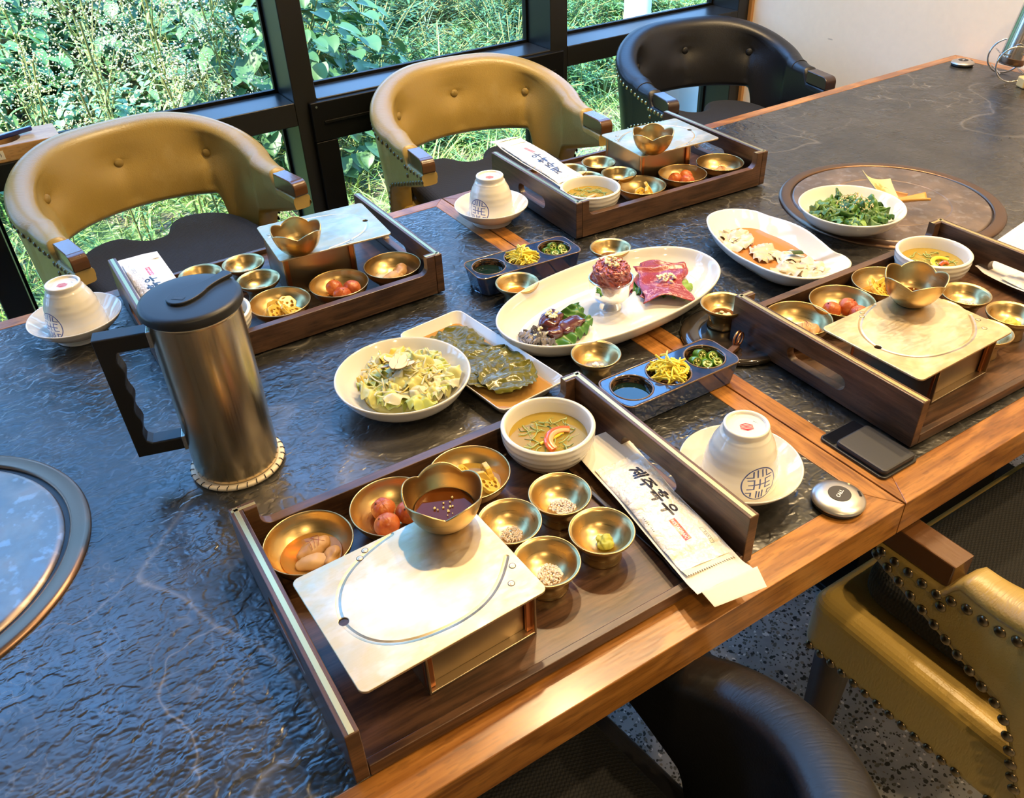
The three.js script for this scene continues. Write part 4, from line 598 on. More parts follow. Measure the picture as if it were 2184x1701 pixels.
{                                                  // rectangular plate with pickled leaves
  const cx = 0.1295, cz = 0.0445, a = 0.105, W = 0.104, D = 0.236;
  const sh = (w, d, r, y) => { const o = [], s = rrect(w, d, r).getSpacedPoints(96); for (const p of s) o.push([p.x, y, p.y]); return o; };
  const rings = [sh(W * 0.60, D * 0.80, 0.010, 0.0062), sh(W * 0.74, D * 0.87, 0.010, 0.0064), sh(W * 0.82, D * 0.91, 0.010, 0.0085), sh(W * 0.965, D * 0.985, 0.011, 0.0215), sh(W * 0.985, D * 0.993, 0.011, 0.0226), sh(W, D, 0.011, 0.0215), sh(W * 0.985, D * 0.99, 0.011, 0.0195), sh(W * 0.78, D * 0.89, 0.010, 0.0035), sh(W * 0.72, D * 0.86, 0.010, 0), sh(W * 0.6, D * 0.8, 0.010, 0.001)];
  const g = grid(96, rings.length - 1 + 2, (u, v) => { const j = Math.round(v * (rings.length + 1)), i = Math.round(u * 96) % 97; const R0 = j === 0 ? rings[0] : j === rings.length + 1 ? rings[rings.length - 1] : rings[j - 1]; const p = R0[Math.min(i, R0.length - 1)]; return j === 0 || j === rings.length + 1 ? [0, p[1], 0] : [p[0], p[1], -p[2]]; });
  solo('plate', g, M.white.clone(), 'rectangular white plate of dark pickled leaves behind the salad bowl', 'plate', [cx, TT, cz], [0, a, 0]);
  scene.children[scene.children.length - 1].material.side = THREE.DoubleSide;
  solo('pickling_liquid', flatUp(ext(rrect(W * 0.81, D * 0.905, 0.010), 0.0014, 0.0003)), L.pickle, 'amber pickling liquid filling the rectangular white plate', 'liquid', [cx, TT + 0.0076, cz], [0, a, 0]);
  seed = 701; const pm = tex(256, 256, (u, v) => { const r = Math.abs(u - 0.5), vein = sst(0.03, 0.0, Math.abs(((v - r * 0.9) * 6 % 1 + 1) % 1 - 0.5) * 0.16) * 0.5 + sst(0.025, 0, r); const n = fbm(u, v, 6, 6, 4, 1301); return [0.075 + n * 0.07 + vein * 0.07, 0.070 + n * 0.06 + vein * 0.065, 0.012 + vein * 0.03]; }, true);
  const leafM = phy(0xffffff, 0.20, { map: pm, specularIntensity: 0.6, clearcoat: 0.0, bumpMap: tex(256, 256, (u, v) => fbm(u, v, 5, 6, 2, 1311), false), bumpScale: 0.003 });
  const per = (s) => sheet(22, 26, (u, v) => { const x = u - 0.5, pr = Math.pow(Math.sin(Math.min(0.995, 0.07 + v * 0.93) * Math.PI), 0.6) * (1 + 0.06 * Math.sin(v * 52)); return [x * 0.078 * pr, 0.0012 * Math.sin(v * 7 + s) + 0.0045 * (fbm((u + s) * 0.31 % 1, v * 0.4, 12, 12, 3, 72) - 0.4) + 0.0018 * Math.sin(u * 14 + v * 6 + s), (v - 0.5) * 0.078]; }, 0.0006);
  [[0.008, -0.058, 0.3, 'at the far end'], [-0.004, -0.020, 1.3, 'in the middle, partly under others'], [0.014, 0.018, 2.2, 'on the right side of the stack'], [-0.012, 0.030, 0.2, 'on the left, tucked below'], [0.006, 0.058, 1.8, 'on top at the near end']].forEach(([x, z, r, w], i) => solo('pickled_leaf', per(i * 1.3), leafM, `glossy dark pickled leaf ${w} of the rectangular plate`, 'leaf', [cx + Math.cos(a) * x + Math.sin(a) * z, TT + 0.0112 + i * 0.0022, cz - Math.sin(a) * x + Math.cos(a) * z], [0, r, 0], 'pickled leaves'));
}
{                                                  // oval platter
  const cx = 0.3630, cz = 0.0300, a = 0.052, A = 0.1885, B = 0.0975;
  const prof = smoothProfile([[0, 0.0065], [0.45, 0.0065], [0.70, 0.0085], [0.88, 0.0200], [0.965, 0.0325]], 22).concat([[0.984, 0.0345], [1.0, 0.0330]]).concat(smoothProfile([[0.995, 0.0310], [0.93, 0.0170], [0.80, 0.0050], [0.72, 0.0010]], 16)).concat([[0.68, 0], [0.64, 0.0015], [0, 0.002]]);
  const n = prof.length - 1;
  const g = grid(128, n, (u, v) => { const [r, y] = prof[Math.round(v * n)], t = -u * 6.2832, c = Math.cos(t), s = Math.sin(t), e = 2.25, q = 1 / Math.pow(Math.pow(Math.abs(c), e) + Math.pow(Math.abs(s), e), 1 / e); const k = Math.max(0, r - 0.0); return [c * q * (A - (1 - k) * B), y, s * q * B * k].map((x, i) => (i === 0 && r === 0 ? 0 : x)); });
  solo('oval_platter', g, M.white, 'large white oval platter carrying raw meats in the middle of the tables', 'platter', [cx, TT, cz], [0, a, 0]);
  const W = (x, z) => [cx + Math.cos(a) * x + Math.sin(a) * z, cz - Math.sin(a) * x + Math.cos(a) * z], y0 = TT + 0.0068;
  // glass with minced beef
  const [gx, gz] = W(0.0000, -0.004);
  const gl = thing('glass_dish', 'small footed faceted glass in the middle of the oval platter', 'glass', [gx, y0, gz]); gl.scale.setScalar(1.08);
  const gg = lathe([[0, 0.016], [0.018, 0.017], [0.0255, 0.025], [0.0272, 0.045], [0.0285, 0.0465], [0.0298, 0.0455], [0.0300, 0.043], [0.0292, 0.026], [0.0225, 0.0165], [0.0125, 0.0135], [0.0122, 0.010], [0.0150, 0.002], [0.0150, 0], [0.0130, 0], [0, 0.003]], 72), gp = gg.attributes.position;
  for (let i = 0; i < gp.count; i++) { const x = gp.getX(i), y = gp.getY(i), z = gp.getZ(i), r = Math.hypot(x, z), th = Math.atan2(z, x); if (r > 0.0285 && y > 0.02 && y < 0.043) { const k = 1 + 0.016 * Math.cos(th * 14 + Math.sin(y * 500) * 0.8); gp.setXYZ(i, x * k, y, z * k); } } gg.computeVertexNormals();
  part('glass', gg, M.glass, gl);
  const meatMap = tex(256, 256, (u, v) => { const n = fbm(u, v, 14, 14, 4, 1401), w = sst(0.60, 0.72, fbm(u, v, 20, 20, 3, 1411)); return [0.27 + 0.13 * n + w * 0.18, 0.050 + 0.03 * n + w * 0.13, 0.038 + 0.025 * n + w * 0.10]; }, true);
  const mince = phy(0xffffff, 0.24, { map: meatMap, clearcoat: 0.5, clearcoatRoughness: 0.15 });
  const ms = thing('minced_beef', 'mound of seasoned raw minced beef in the small glass', 'meat', [gx, y0 + 0.0192, gz]); ms.scale.setScalar(1.08);
  part('mound', jig(jig(lathe(smoothProfile([[0, 0], [0.0215, 0.0005], [0.0235, 0.020], [0.0240, 0.038], [0.0225, 0.0430], [0.016, 0.0445], [0, 0.0448]], 60), 90), 0.0030, 260, 81), 0.0018, 620, 84), mince, ms);
  seed = 801; const worm = [0, 1, 2].map((k) => tube([[-0.008, 0, 0], [-0.003, 0.002, 0.002 * (k - 1)], [0.003, 0, 0.001], [0.008, 0.001, -0.002]], 0.0016, 10, 6));
  for (let k = 0; k < 120; k++) { const th = rr(0, 6.283), top = rnd() < 0.45, q = top ? Math.sqrt(rnd()) * 0.022 : 0.0232; part('mince_strand', worm[k % 3], mince, ms, [Math.cos(th) * q, top ? 0.0440 + rr(0, 0.0012) : rr(0.022, 0.041), Math.sin(th) * q], [0, top ? rr(0, 6.28) : 1.57 - th, top ? rr(-0.15, 0.15) : rr(-0.7, 0.7)]).scale.setScalar(rr(0.36, 0.6)); }
  const bit = [0, 1, 2].map((k) => blob(0.0026, 0.0013, 0.0017, 0.0009, 600, 90 + k, 2));
  const bits = (o, n, x, y, z, r) => { for (let k = 0; k < n; k++) { const th = rr(0, 6.283), q = Math.sqrt(rnd()) * r; part('garlic_bit', bit[k % 3], F.garlic, o, [x + Math.cos(th) * q, y + rr(0, 0.003), z + Math.sin(th) * q], [rr(-0.6, 0.6), rr(0, 6), rr(-0.6, 0.6)]).scale.setScalar(rr(0.7, 1.35)); } };
  bits(ms, 26, 0.003, 0.0475, -0.002, 0.0125);
  // beef slices on a leaf
  const [bx, bz] = W(0.095, 0.004);
  const beefMap = tex(512, 512, (u, v) => { const wx = fbm(u, v, 6, 6, 3, 1501) * 0.35, r = Math.abs(fbm(((u + wx) % 1), v, 8, 8, 4, 1511) - 0.5), r2 = Math.abs(fbm(u, ((v + wx) % 1), 16, 16, 3, 1521) - 0.5); const f = cl(sst(0.045, 0.008, r) * 0.85 + sst(0.02, 0.004, r2) * 0.45), n = fbm(u, v, 30, 30, 3, 1531); return [0.21 + 0.09 * n + f * 0.42, 0.012 + 0.014 * n + f * 0.30, 0.016 + 0.014 * n + f * 0.25]; }, true);
  const beef = phy(0xffffff, 0.28, { map: beefMap, clearcoat: 0.2, clearcoatRoughness: 0.25 });
  const beefG = (s, w0, l0, w = w0 * 1.12, l = l0 * 1.12) => sheet(22, 26, (u, v) => [(u - 0.5) * w * (1 + 0.10 * Math.sin(v * 5 + s)) + 0.004 * Math.sin(v * 9), 0.0035 * Math.sin(u * 6 + s) * Math.sin(v * 5) + 0.0025 * (vnoise(u * 5 + s, v * 5, 99, 99, 82) - 0.5) - 0.02 * Math.pow(Math.abs(u - 0.5), 2.5) + (v < 0.06 ? 0.004 : 0), (v - 0.5) * l * (1 + 0.08 * Math.sin(u * 7 + s))], 0.0016);
  const lf = (w, l, s) => ruffle(w, l, 0.0048, 6, -0.10, s, 0.2, 16, 36);
  const sblob = (rx, ry, rz, amp, f, s) => { const g = new THREE.IcosahedronGeometry(1, 6), p = g.attributes.position; for (let i = 0; i < p.count; i++) { const q = [p.getX(i), p.getY(i), p.getZ(i)].map((x) => Math.sign(x) * Math.pow(Math.abs(x), 0.55)); p.setXYZ(i, q[0] * rx * 0.92, q[1] * ry * 0.92, q[2] * rz * 0.92); } return jig(g, amp, f, s); };
  solo('lettuce_leaf', lf(0.046, 0.088, 1), F.leaf, 'green leaf peeking out left of the raw beef slices', 'leaf', [bx - 0.016, y0 + 0.0035, bz - 0.008], [0, 0.5, 0]);
  solo('lettuce_leaf', lf(0.044, 0.080, 4), F.leafLight, 'bright green leaf under the right end of the raw beef slices', 'leaf', [bx + 0.020, y0 + 0.0042, bz + 0.010], [0, -0.5, 0]);
  solo('beef_slice', beefG(0, 0.060, 0.088), beef, 'marbled raw red beef slice, lower one on the right of the platter', 'meat', [bx + 0.006, y0 + 0.0105, bz - 0.010], [0, -0.75, 0.05], 'raw beef slices');
  const b2 = thing('beef_slice', 'marbled raw red beef slice with chopped garlic on top', 'meat', [bx - 0.004, y0 + 0.0150, bz + 0.006], -0.55, 'raw beef slices');
  part('slice', beefG(2, 0.062, 0.082), beef, b2); bits(b2, 30, 0.006, 0.0035, -0.006, 0.013);
  // liver and tripe
  const [lx, lz] = W(-0.113, 0.006);
  solo('lettuce_leaf', lf(0.040, 0.100, 2), F.leaf, 'curly green leaf in front of the dark liver pieces', 'leaf', [lx + 0.010, y0 + 0.0075, lz + 0.018], [0, 1.75, 0]);
  solo('lettuce_leaf', lf(0.038, 0.060, 6), F.leaf, 'curly green leaf standing right of the dark liver pieces', 'leaf', [lx + 0.036, y0 + 0.010, lz - 0.004], [0.5, 2.3, 0.3]);
  const lm = phy([0.085, 0.016, 0.014], 0.2, { clearcoat: 0.7, clearcoatRoughness: 0.1 });
  [['back', 0.006, 0.016, -0.012, 0.024, 0.0095, 0.016, 0.5], ['right', 0.024, 0.012, 0.010, 0.025, 0.0085, 0.013, 0.2], ['left', -0.004, 0.012, 0.008, 0.016, 0.0085, 0.012, 1.2]].forEach(([w, x, y, z, rx, ry, rz, t], i) => { const o = thing('liver_piece', `dark red raw liver piece, ${w} one of three on the platter`, 'meat', [lx + x, y0 + y, lz + z], t, 'raw liver pieces'); part('flesh', sblob(rx, ry, rz, 0.0045, 110, 95 + i), lm, o); if (i === 0) bits(o, 22, 0.0, ry, 0.002, 0.010); });
  const tr = thing('tripe', 'grey shredded tripe at the left end of the oval platter', 'meat', [lx - 0.032, y0 + 0.003, lz + 0.006]); const tm = phy([0.25, 0.225, 0.215], 0.4, { clearcoat: 0.3 }), td = phy([0.13, 0.115, 0.11], 0.4, { clearcoat: 0.3 });
  const tv = [0, 1, 2].map((k) => ruffle(0.009, 0.026, 0.0030, 4 + k, -0.5, k * 2, 0.4, 5, 16));
  for (let k = 0; k < 46; k++) { const th = rr(0, 6.283), q = Math.sqrt(rnd()) * 0.019; part('tripe_strip', tv[k % 3], k % 3 ? tm : td, tr, [Math.cos(th) * q * 0.9, 0.003 + 0.018 * Math.exp(-q * q / 0.00016) * rnd(), Math.sin(th) * q * 1.2], [rr(-0.9, 0.9), rr(0, 6), rr(-0.9, 0.9)]).scale.setScalar(rr(0.7, 1.05)); }
  bits(tr, 8, 0.004, 0.017, 0.004, 0.012);
}
// footed sauce cups round the platter
[['left of the platter with amber sauce', 0.2690, -0.0770, 0, L.amber], ['behind the platter with dark garlic sauce', 0.4500, -0.0860, 0, L.soy], ['in front of the platter with clear oil', 0.2470, 0.1440, 0, L.clear], ['beside the right tray with dark garlic sauce', 0.4570, 0.1570, 0.0085, L.soy]].forEach(([w, x, z, y, m], i) => {
  solo('sauce_cup', G.cup, M.brass, `small footed brass sauce cup ${w}`, 'cup', [x, TT + y, z], [0, i, 0], 'footed sauce cups');
  const s = thing('table_sauce', `${['amber', 'dark', 'clear', 'dark red'][i]} sauce in the brass cup ${w.replace(/ with.*/, '')}`, 'sauce', [x, TT + y + 0.0165, z]); part('liquid', disc(0.0172), m, s);
  seed = 850 + i; if (i % 2) { const g = [blob(0.004, 0.0022, 0.003, 0.001, 400, 97, 2), blob(0.003, 0.0018, 0.0024, 0.001, 400, 98, 2)]; for (let k = 0; k < 9; k++) part(k % 3 === 2 ? 'chive_bit' : 'garlic_piece', g[k % 2], k % 3 === 2 ? F.cukeSkin : F.garlic, s, [rr(-0.009, 0.006), 0.0012, rr(-0.004, 0.010)], [0, rr(0, 6), 0]); }
  if (i === 2) { const g = blob(0.0032, 0.002, 0.0026, 0.001, 400, 99, 2); for (let k = 0; k < 6; k++) part('salt_lump', g, F.salt, s, [rr(-0.006, 0.006), 0.0008, rr(-0.003, 0.008)], [0, rr(0, 6), 0]); }
});
// dark blue dishes with three wells
const blue = (() => {
  const W = 0.182, D = 0.066, H = 0.033, wr = [0.0245, 0.0265, 0.0245], wx = [-0.0600, -0.0020, 0.0570];
  const s = new THREE.Shape(), c = 0.010; s.moveTo(-W / 2 + c, -D / 2); s.lineTo(W / 2 - c, -D / 2); s.quadraticCurveTo(W / 2 - 0.002, -D / 2 + 0.002, W / 2, -D / 2 + c * 1.4); s.lineTo(W / 2, D / 2 - c * 1.4); s.quadraticCurveTo(W / 2 - 0.002, D / 2 - 0.002, W / 2 - c, D / 2); s.lineTo(-W / 2 + c, D / 2); s.quadraticCurveTo(-W / 2 + 0.002, D / 2 - 0.002, -W / 2, D / 2 - c * 1.4); s.lineTo(-W / 2, -D / 2 + c * 1.4); s.quadraticCurveTo(-W / 2 + 0.002, -D / 2 + 0.002, -W / 2 + c, -D / 2);
  const outline = s.getSpacedPoints(90).map((p) => [p.x, H - 0.0006, -p.y]);
  wx.forEach((x, i) => { const h = new THREE.Path(); h.absellipse(x, 0, wr[i] + 0.0005, wr[i] * 1.04 + 0.0005, 0, Math.PI * 2, true); s.holes.push(h); });
  const body = flatUp(ext(s, H, 0.0022, 40)), p = body.attributes.position;
  for (let i = 0; i < p.count; i++) { const y = p.getY(i), k = 0.90 + 0.10 * Math.sqrt(cl(y / H)); const x = p.getX(i), z = p.getZ(i); const onWell = wx.some((q, j) => Math.hypot(x - q, z / 1.04) < wr[j] + 0.004); if (!onWell) p.setXYZ(i, x * k, y, z * k); } body.computeVertexNormals();
  return { H, wr, wx, body: boxUV(body, 'x', 1), wells: wx.map((x, i) => lathe(smoothProfile([[0, H - 0.021], [wr[i] * 0.55, H - 0.0205], [wr[i] * 0.86, H - 0.013], [wr[i] * 0.985, H - 0.0025], [wr[i] + 0.0012, H - 0.0004]], 18), 56).scale(1, 1, 1.04)), rims: wx.map((x, i) => new THREE.TorusGeometry(wr[i] + 0.0010, 0.0010, 8, 56).rotateX(Math.PI / 2).scale(1, 1, 1.04)), edge: tube(outline.slice(0, -1), 0.0011, 180, 6, true) };
})();
const shredG = [0, 1, 2, 3].map((k) => strip3([[-0.015, 0, 0], [-0.006, 0.0030 + k * 0.001, 0.003 * (k - 1.5)], [0.005, 0.0035, 0.002], [0.015, 0.0005 * k, 0.003 * (k % 2)]], 0.0034, 0.0023, 14));
const chiliG = (() => { const s = new THREE.Shape(); for (let i = 0; i <= 24; i++) { const a = i / 24 * 6.283, r = 0.0068 * (1 + 0.06 * Math.cos(a * 3)); i ? s.lineTo(Math.cos(a) * r, Math.sin(a) * r) : s.moveTo(r, 0); } for (const [x, y, rx, ry] of [[-0.0026, 0.0004, 0.0019, 0.0036], [0.0026, 0.0002, 0.0019, 0.0038]]) { const h = new THREE.Path(); h.absellipse(x, y, rx, ry, 0, Math.PI * 2, true); s.holes.push(h); } return s; })();
const chiliSkin = (l) => lathe([[0.0062, -l / 2], [0.0067, -l / 2 + 0.0006], [0.0070, 0], [0.0067, l / 2 - 0.0006], [0.0062, l / 2], [0.0054, l / 2], [0.0054, -l / 2], [0.0062, -l / 2]], 28);
const chiliWeb = (l) => ext(chiliG, l * 0.9, 0.0003, 10).translate(0, 0, -l * 0.45).rotateX(Math.PI / 2).scale(0.93, 1, 0.93);
[['left of the platter', 0.3215, -0.1415, 0.0 - 0.065], ['in front of the platter', 0.2970, 0.2290, -0.012]].forEach(([w, x, z, a], di) => {
  const t = thing('three_well_dish', `glossy dark blue long dish with three round wells ${w}`, 'dish', [x, TT, z], a, 'blue three-well dishes');
  part('body', blue.body, M.blueGlaze, t); blue.wells.forEach((g, i) => { const m = part('well', g, M.wellGlaze, t, [blue.wx[i], 0, 0]); part('well_rim', blue.rims[i], M.rimGlaze, m, [0, blue.H - 0.0002, 0]); }); part('brown_edge', blue.edge, M.rimGlaze, t);
  const Q = (lx, ly, lz) => [x + Math.cos(a) * lx + Math.sin(a) * lz, TT + ly, z - Math.sin(a) * lx + Math.cos(a) * lz];
  solo('well_sauce', disc(0.0229).clone().scale(1, 1, 1.04), L.dark, `dark sauce filling the left well of the blue dish ${w}`, 'sauce', Q(blue.wx[0], blue.H - 0.0095, 0));
  const r = thing('radish_shreds', `heap of yellow pickled radish shreds in the blue dish ${w}`, 'radish', Q(blue.wx[1], blue.H - 0.018, 0), a, 'heaps of pickled radish');
  seed = 900 + di; for (let k = 0; k < 74; k++) { const th = rr(0, 6.283), q = Math.sqrt(rnd()) * 0.0185; part('shred', shredG[k % 4], F.radish, r, [Math.cos(th) * q * 0.9, 0.005 + 0.031 * Math.exp(-q * q / 0.00022) * Math.pow(rnd(), 0.6) + q * 0.35, Math.sin(th) * q], [rr(-0.45, 0.45), rr(0, 6.28), rr(-0.5, 0.5)]).scale.setScalar(rr(0.7, 1.0)); }
  const cp = [[-0.012, 0.0275, -0.004, 1.1, 0.2, 0.012, 'left'], [0.001, 0.0300, -0.010, 1.2, -0.7, 0.014, 'back'], [0.013, 0.0270, -0.001, 0.7, 0.3, 0.011, 'right'], [-0.004, 0.0250, 0.010, 0.1, 0.5, 0.012, 'front left'], [0.009, 0.0255, 0.012, 0.4, 1.1, 0.013, 'front right'], [0.001, 0.0230, 0.001, 1.4, 0.8, 0.012, 'middle']];
  cp.forEach(([lx, ly, lz, rx, ry, l, ww]) => { const o = thing('chili_piece', `green chili piece at the ${ww} of the blue dish ${w}`, 'chili', Q(blue.wx[2] + lx, ly, lz), 0, 'cut green chili pieces'); o.rotation.set(rx, ry, 0.2); part('skin', chiliSkin(l), F.chili, o); part('web', chiliWeb(l), F.chiliIn, o); for (const [sx, sz] of [[-0.0024, 0.001], [0.0024, -0.001], [-0.001, -0.002]]) part('seed', new THREE.SphereGeometry(0.0010, 8, 6), F.seed, o, [sx, l / 2, sz]); });
});
{                                                  // rustic dish with white kimchi in orange broth
  const OUT = [[0.640, -0.072], [0.612, -0.037], [0.599, -0.004], [0.590, 0.035], [0.587, 0.078], [0.585, 0.118], [0.594, 0.155], [0.619, 0.176], [0.662, 0.181], [0.693, 0.176], [0.710, 0.164], [0.716, 0.147], [0.713, 0.134], [0.721, 0.099], [0.731, 0.058], [0.734, 0.016], [0.731, -0.021], [0.729, -0.056], [0.704, -0.081], [0.670, -0.085]];
  const cx = 0.662, cz = 0.048, curve = new THREE.CatmullRomCurve3(OUT.map(([x, z]) => V3(x - cx, 0, z - cz)), true, 'centripetal'), N = 110, P = curve.getSpacedPoints(N);
  const prof = smoothProfile([[0, 0.0070], [0.46, 0.0075], [0.64, 0.0100], [0.84, 0.0235], [0.955, 0.0330]], 20).concat([[0.978, 0.0350], [1, 0.0338]]).concat(smoothProfile([[0.995, 0.0318], [0.90, 0.0180], [0.72, 0.0045], [0.64, 0]], 14)).concat([[0.5, 0.0010], [0, 0.0015]]), n = prof.length - 1;
  const g = grid(N, n, (u, v) => { const p = P[Math.round(u * N) % N], [r, y] = prof[Math.round(v * n)], w = 0.003 * Math.sin(u * 6.283 * 3 + 1) * sst(0.8, 1, r); return [p.x * r, y + w, p.z * r]; });
  const mt = M.white.clone(); mt.side = THREE.DoubleSide; solo('rustic_dish', g, mt, 'long irregular white dish of white kimchi on the right table', 'dish', [cx, TT, cz]);
  const s = new THREE.Shape(); P.forEach((p, i) => i ? s.lineTo(p.x * 0.70, -p.z * 0.70) : s.moveTo(p.x * 0.70, -p.z * 0.70)); solo('kimchi_broth', flatUp(ext(s, 0.0012, 0.0003)), L.orange, 'orange broth round the white kimchi in the irregular dish', 'broth', [cx, TT + 0.0130, cz]);
  seed = 1001; const km = [phy([0.60, 0.49, 0.32], 0.35, { clearcoat: 0.4, transmission: 0.15, thickness: 0 }), phy([0.68, 0.61, 0.47], 0.35, { clearcoat: 0.4, transmission: 0.15, thickness: 0 })];
  const kg = [0, 1, 2, 3].map((k) => ruffle(0.046, 0.056, 0.0045, 2 + k % 3, -0.12, k * 1.9 + 0.6, 0.35, 14, 16)), cube = jig(Rb(0.014, 0.006, 0.011, 0.002, 4), 0.0022, 260, 105);
  [[-0.006, -0.070, 0.5, 'at the far end'], [-0.022, -0.046, 1.4, 'second from the far end'], [-0.014, 0.004, 2.2, 'in the middle left'], [0.006, 0.030, 0.3, 'in the middle right'], [-0.024, 0.062, 1.1, 'near the front rim'], [0.008, 0.082, 2.6, 'in the near right corner'], [-0.010, 0.104, 0.2, 'at the near end']].forEach(([x, z, r, w], i) => {
    const o = thing('kimchi_piece', `pale crumpled white kimchi piece ${w} of the irregular dish`, 'kimchi', [cx + x, TT + 0.0190, cz + z], r, 'white kimchi pieces');
    o.scale.y = 0.8; part('cabbage_leaf', kg[i % 4], km[i % 2], o); part('cabbage_leaf', kg[(i + 1) % 4], km[(i + 1) % 2], o, [0.004, -0.003, 0.006], [0.2, 1.2, 0.1]).scale.setScalar(0.8);
    for (let k = 0; k < 5; k++) part('cube', cube, km[k % 2], o, [rr(-0.016, 0.016), rr(-0.002, 0.003), rr(-0.018, 0.018)], [rr(-0.5, 0.5), rr(0, 6), rr(-0.5, 0.5)]).scale.setScalar(rr(0.4, 0.9));
  });
  solo('chive_leaf', sheet(8, 8, (u, v) => [(u - 0.5) * 0.019 + v * 0.004, 0.003 * Math.sin(v * 3), (v - 0.5) * 0.012], 0.0006), phy([0.035, 0.075, 0.022], 0.25, { clearcoat: 0.4 }), 'small dark green leaf scrap lying on the white kimchi', 'leaf', [cx + 0.006, TT + 0.0290, cz + 0.044], [0.1, -0.3, -0.1]);
}
// crisps on the grill lid behind the green salad
{
  const cm = phy(0xffffff, 0.45, { map: tex(128, 128, (u, v) => { const d = Math.hypot(u - 0.5, v - 0.45), n = fbm(u, v, 14, 14, 4, 1601), k = sst(0.34, 0.12, d + (n - 0.5) * 0.3); return [mix(0.62, 0.52, k), mix(0.50, 0.26, k), mix(0.26, 0.045, k)]; }, true) }), cb = std([0.42, 0.20, 0.055], 0.5);
  const tri = (w, l, k, c) => sheet(14, 14, (u, v) => [(u - 0.5) * w * (1 - k * v), c * Math.pow(u - 0.5, 2) * 4 + 0.006 * v * v, (v - 0.5) * l], 0.0014);
  solo('crisp', tri(0.062, 0.072, 0.35, 0.010), cm, 'pale curled crisp with a toasted patch behind the green salad', 'crisp', [0.968, TT + 0.0240, 0.012], [0.35, -0.5, -0.2]);
  solo('crisp', tri(0.032, 0.040, 0.3, 0.006), cb, 'brown crisp lying half behind the pale crisp', 'crisp', [0.986, TT + 0.0130, 0.030], [0.25, 0.6, 0.15]);
  solo('crisp', sheet(8, 24, (u, v) => [(u - 0.5) * (0.010 + 0.020 * v * v), 0.006 * v + 0.003 * Math.cos(u * 6), (v - 0.5) * 0.080], 0.004), phy([0.52, 0.26, 0.045], 0.4, { clearcoat: 0.3 }), 'golden crisp strip reaching out to the right of the green salad', 'crisp', [0.970, TT + 0.0200, 0.060], [-0.05, 0.95, 0.05]);
}
// dark round stand under the rightmost sauce cup, copper ring with wooden peg
{
  const t = thing('round_stand', 'glossy dark round stand with raised rim under the rightmost sauce cup', 'stand', [0.4560, TT, 0.1830]);
  part('dish', lathe([[0, 0.0075], [0.045, 0.0075], [0.048, 0.0068], [0.050, 0.0068], [0.053, 0.0085], [0.066, 0.0095], [0.0715, 0.0080], [0.0735, 0.0045], [0.0725, 0.001], [0.070, 0], [0, 0]], 96), phy([0.030, 0.022, 0.016], 0.13, { clearcoat: 0.6 }), t);
  const c = thing('copper_ring', 'copper ring with a wooden peg beside the rightmost sauce cup', 'ring', [0.4330, TT + 0.0096, 0.2090], 0.3);
  part('ring', new THREE.TorusGeometry(0.0095, 0.0016, 10, 40).translate(0, 0.0112, 0), M.copper, c); part('ring', new THREE.TorusGeometry(0.0088, 0.0011, 10, 40).translate(0.001, 0.0108, 0.004), M.copper, c);
  part('peg', Rb(0.022, 0.006, 0.009, 0.001).translate(-0.018, 0.0032, 0.004), M.padWood, c);
}
// wire rack with a leaning steel canister at the right edge, wooden block
{
  const t = thing('wire_rack', 'chrome wire rack with two round hoops near the cream wall', 'rack', [1.828, TT, -0.291], -0.60);
  t.rotation.y = 0.80; const hoop = new THREE.TorusGeometry(0.040, 0.0021, 10, 56).rotateY(Math.PI / 2).translate(0, 0.042, 0);
  part('hoop', hoop, M.chrome, t, [0.040, 0, 0]); part('hoop', hoop, M.chrome, t, [-0.040, 0, 0]);
  for (const y of [0.020, 0.058]) for (const z of [-0.026, 0.026]) part('cross_wire', new THREE.CylinderGeometry(0.0017, 0.0017, 0.084, 8).rotateZ(Math.PI / 2), M.chrome, t, [0, y, z]);
  const c = thing('canister', 'shiny steel canister leaning in the wire rack at the right edge', 'canister', [1.832, TT + 0.030, -0.292], -0.54); c.rotation.order = 'YXZ'; c.rotation.z = -0.17;
  part('body', lathe([[0, 0], [0.026, 0.001], [0.0290, 0.006], [0.0290, 0.200], [0.027, 0.205], [0, 0.205]], 72), M.chrome, c); part('foot_band', lathe([[0.0292, 0.004], [0.0302, 0.006], [0.0302, 0.016], [0.0292, 0.018]], 72), M.lidRim, c);
  solo('wood_block', Rb(0.050, 0.024, 0.030, 0.004), std([0.62, 0.44, 0.18], 0.5), 'pale wooden block in front of the wire rack', 'block', [1.802, TT + 0.012, -0.2150], [0, -0.5, 0]);
}
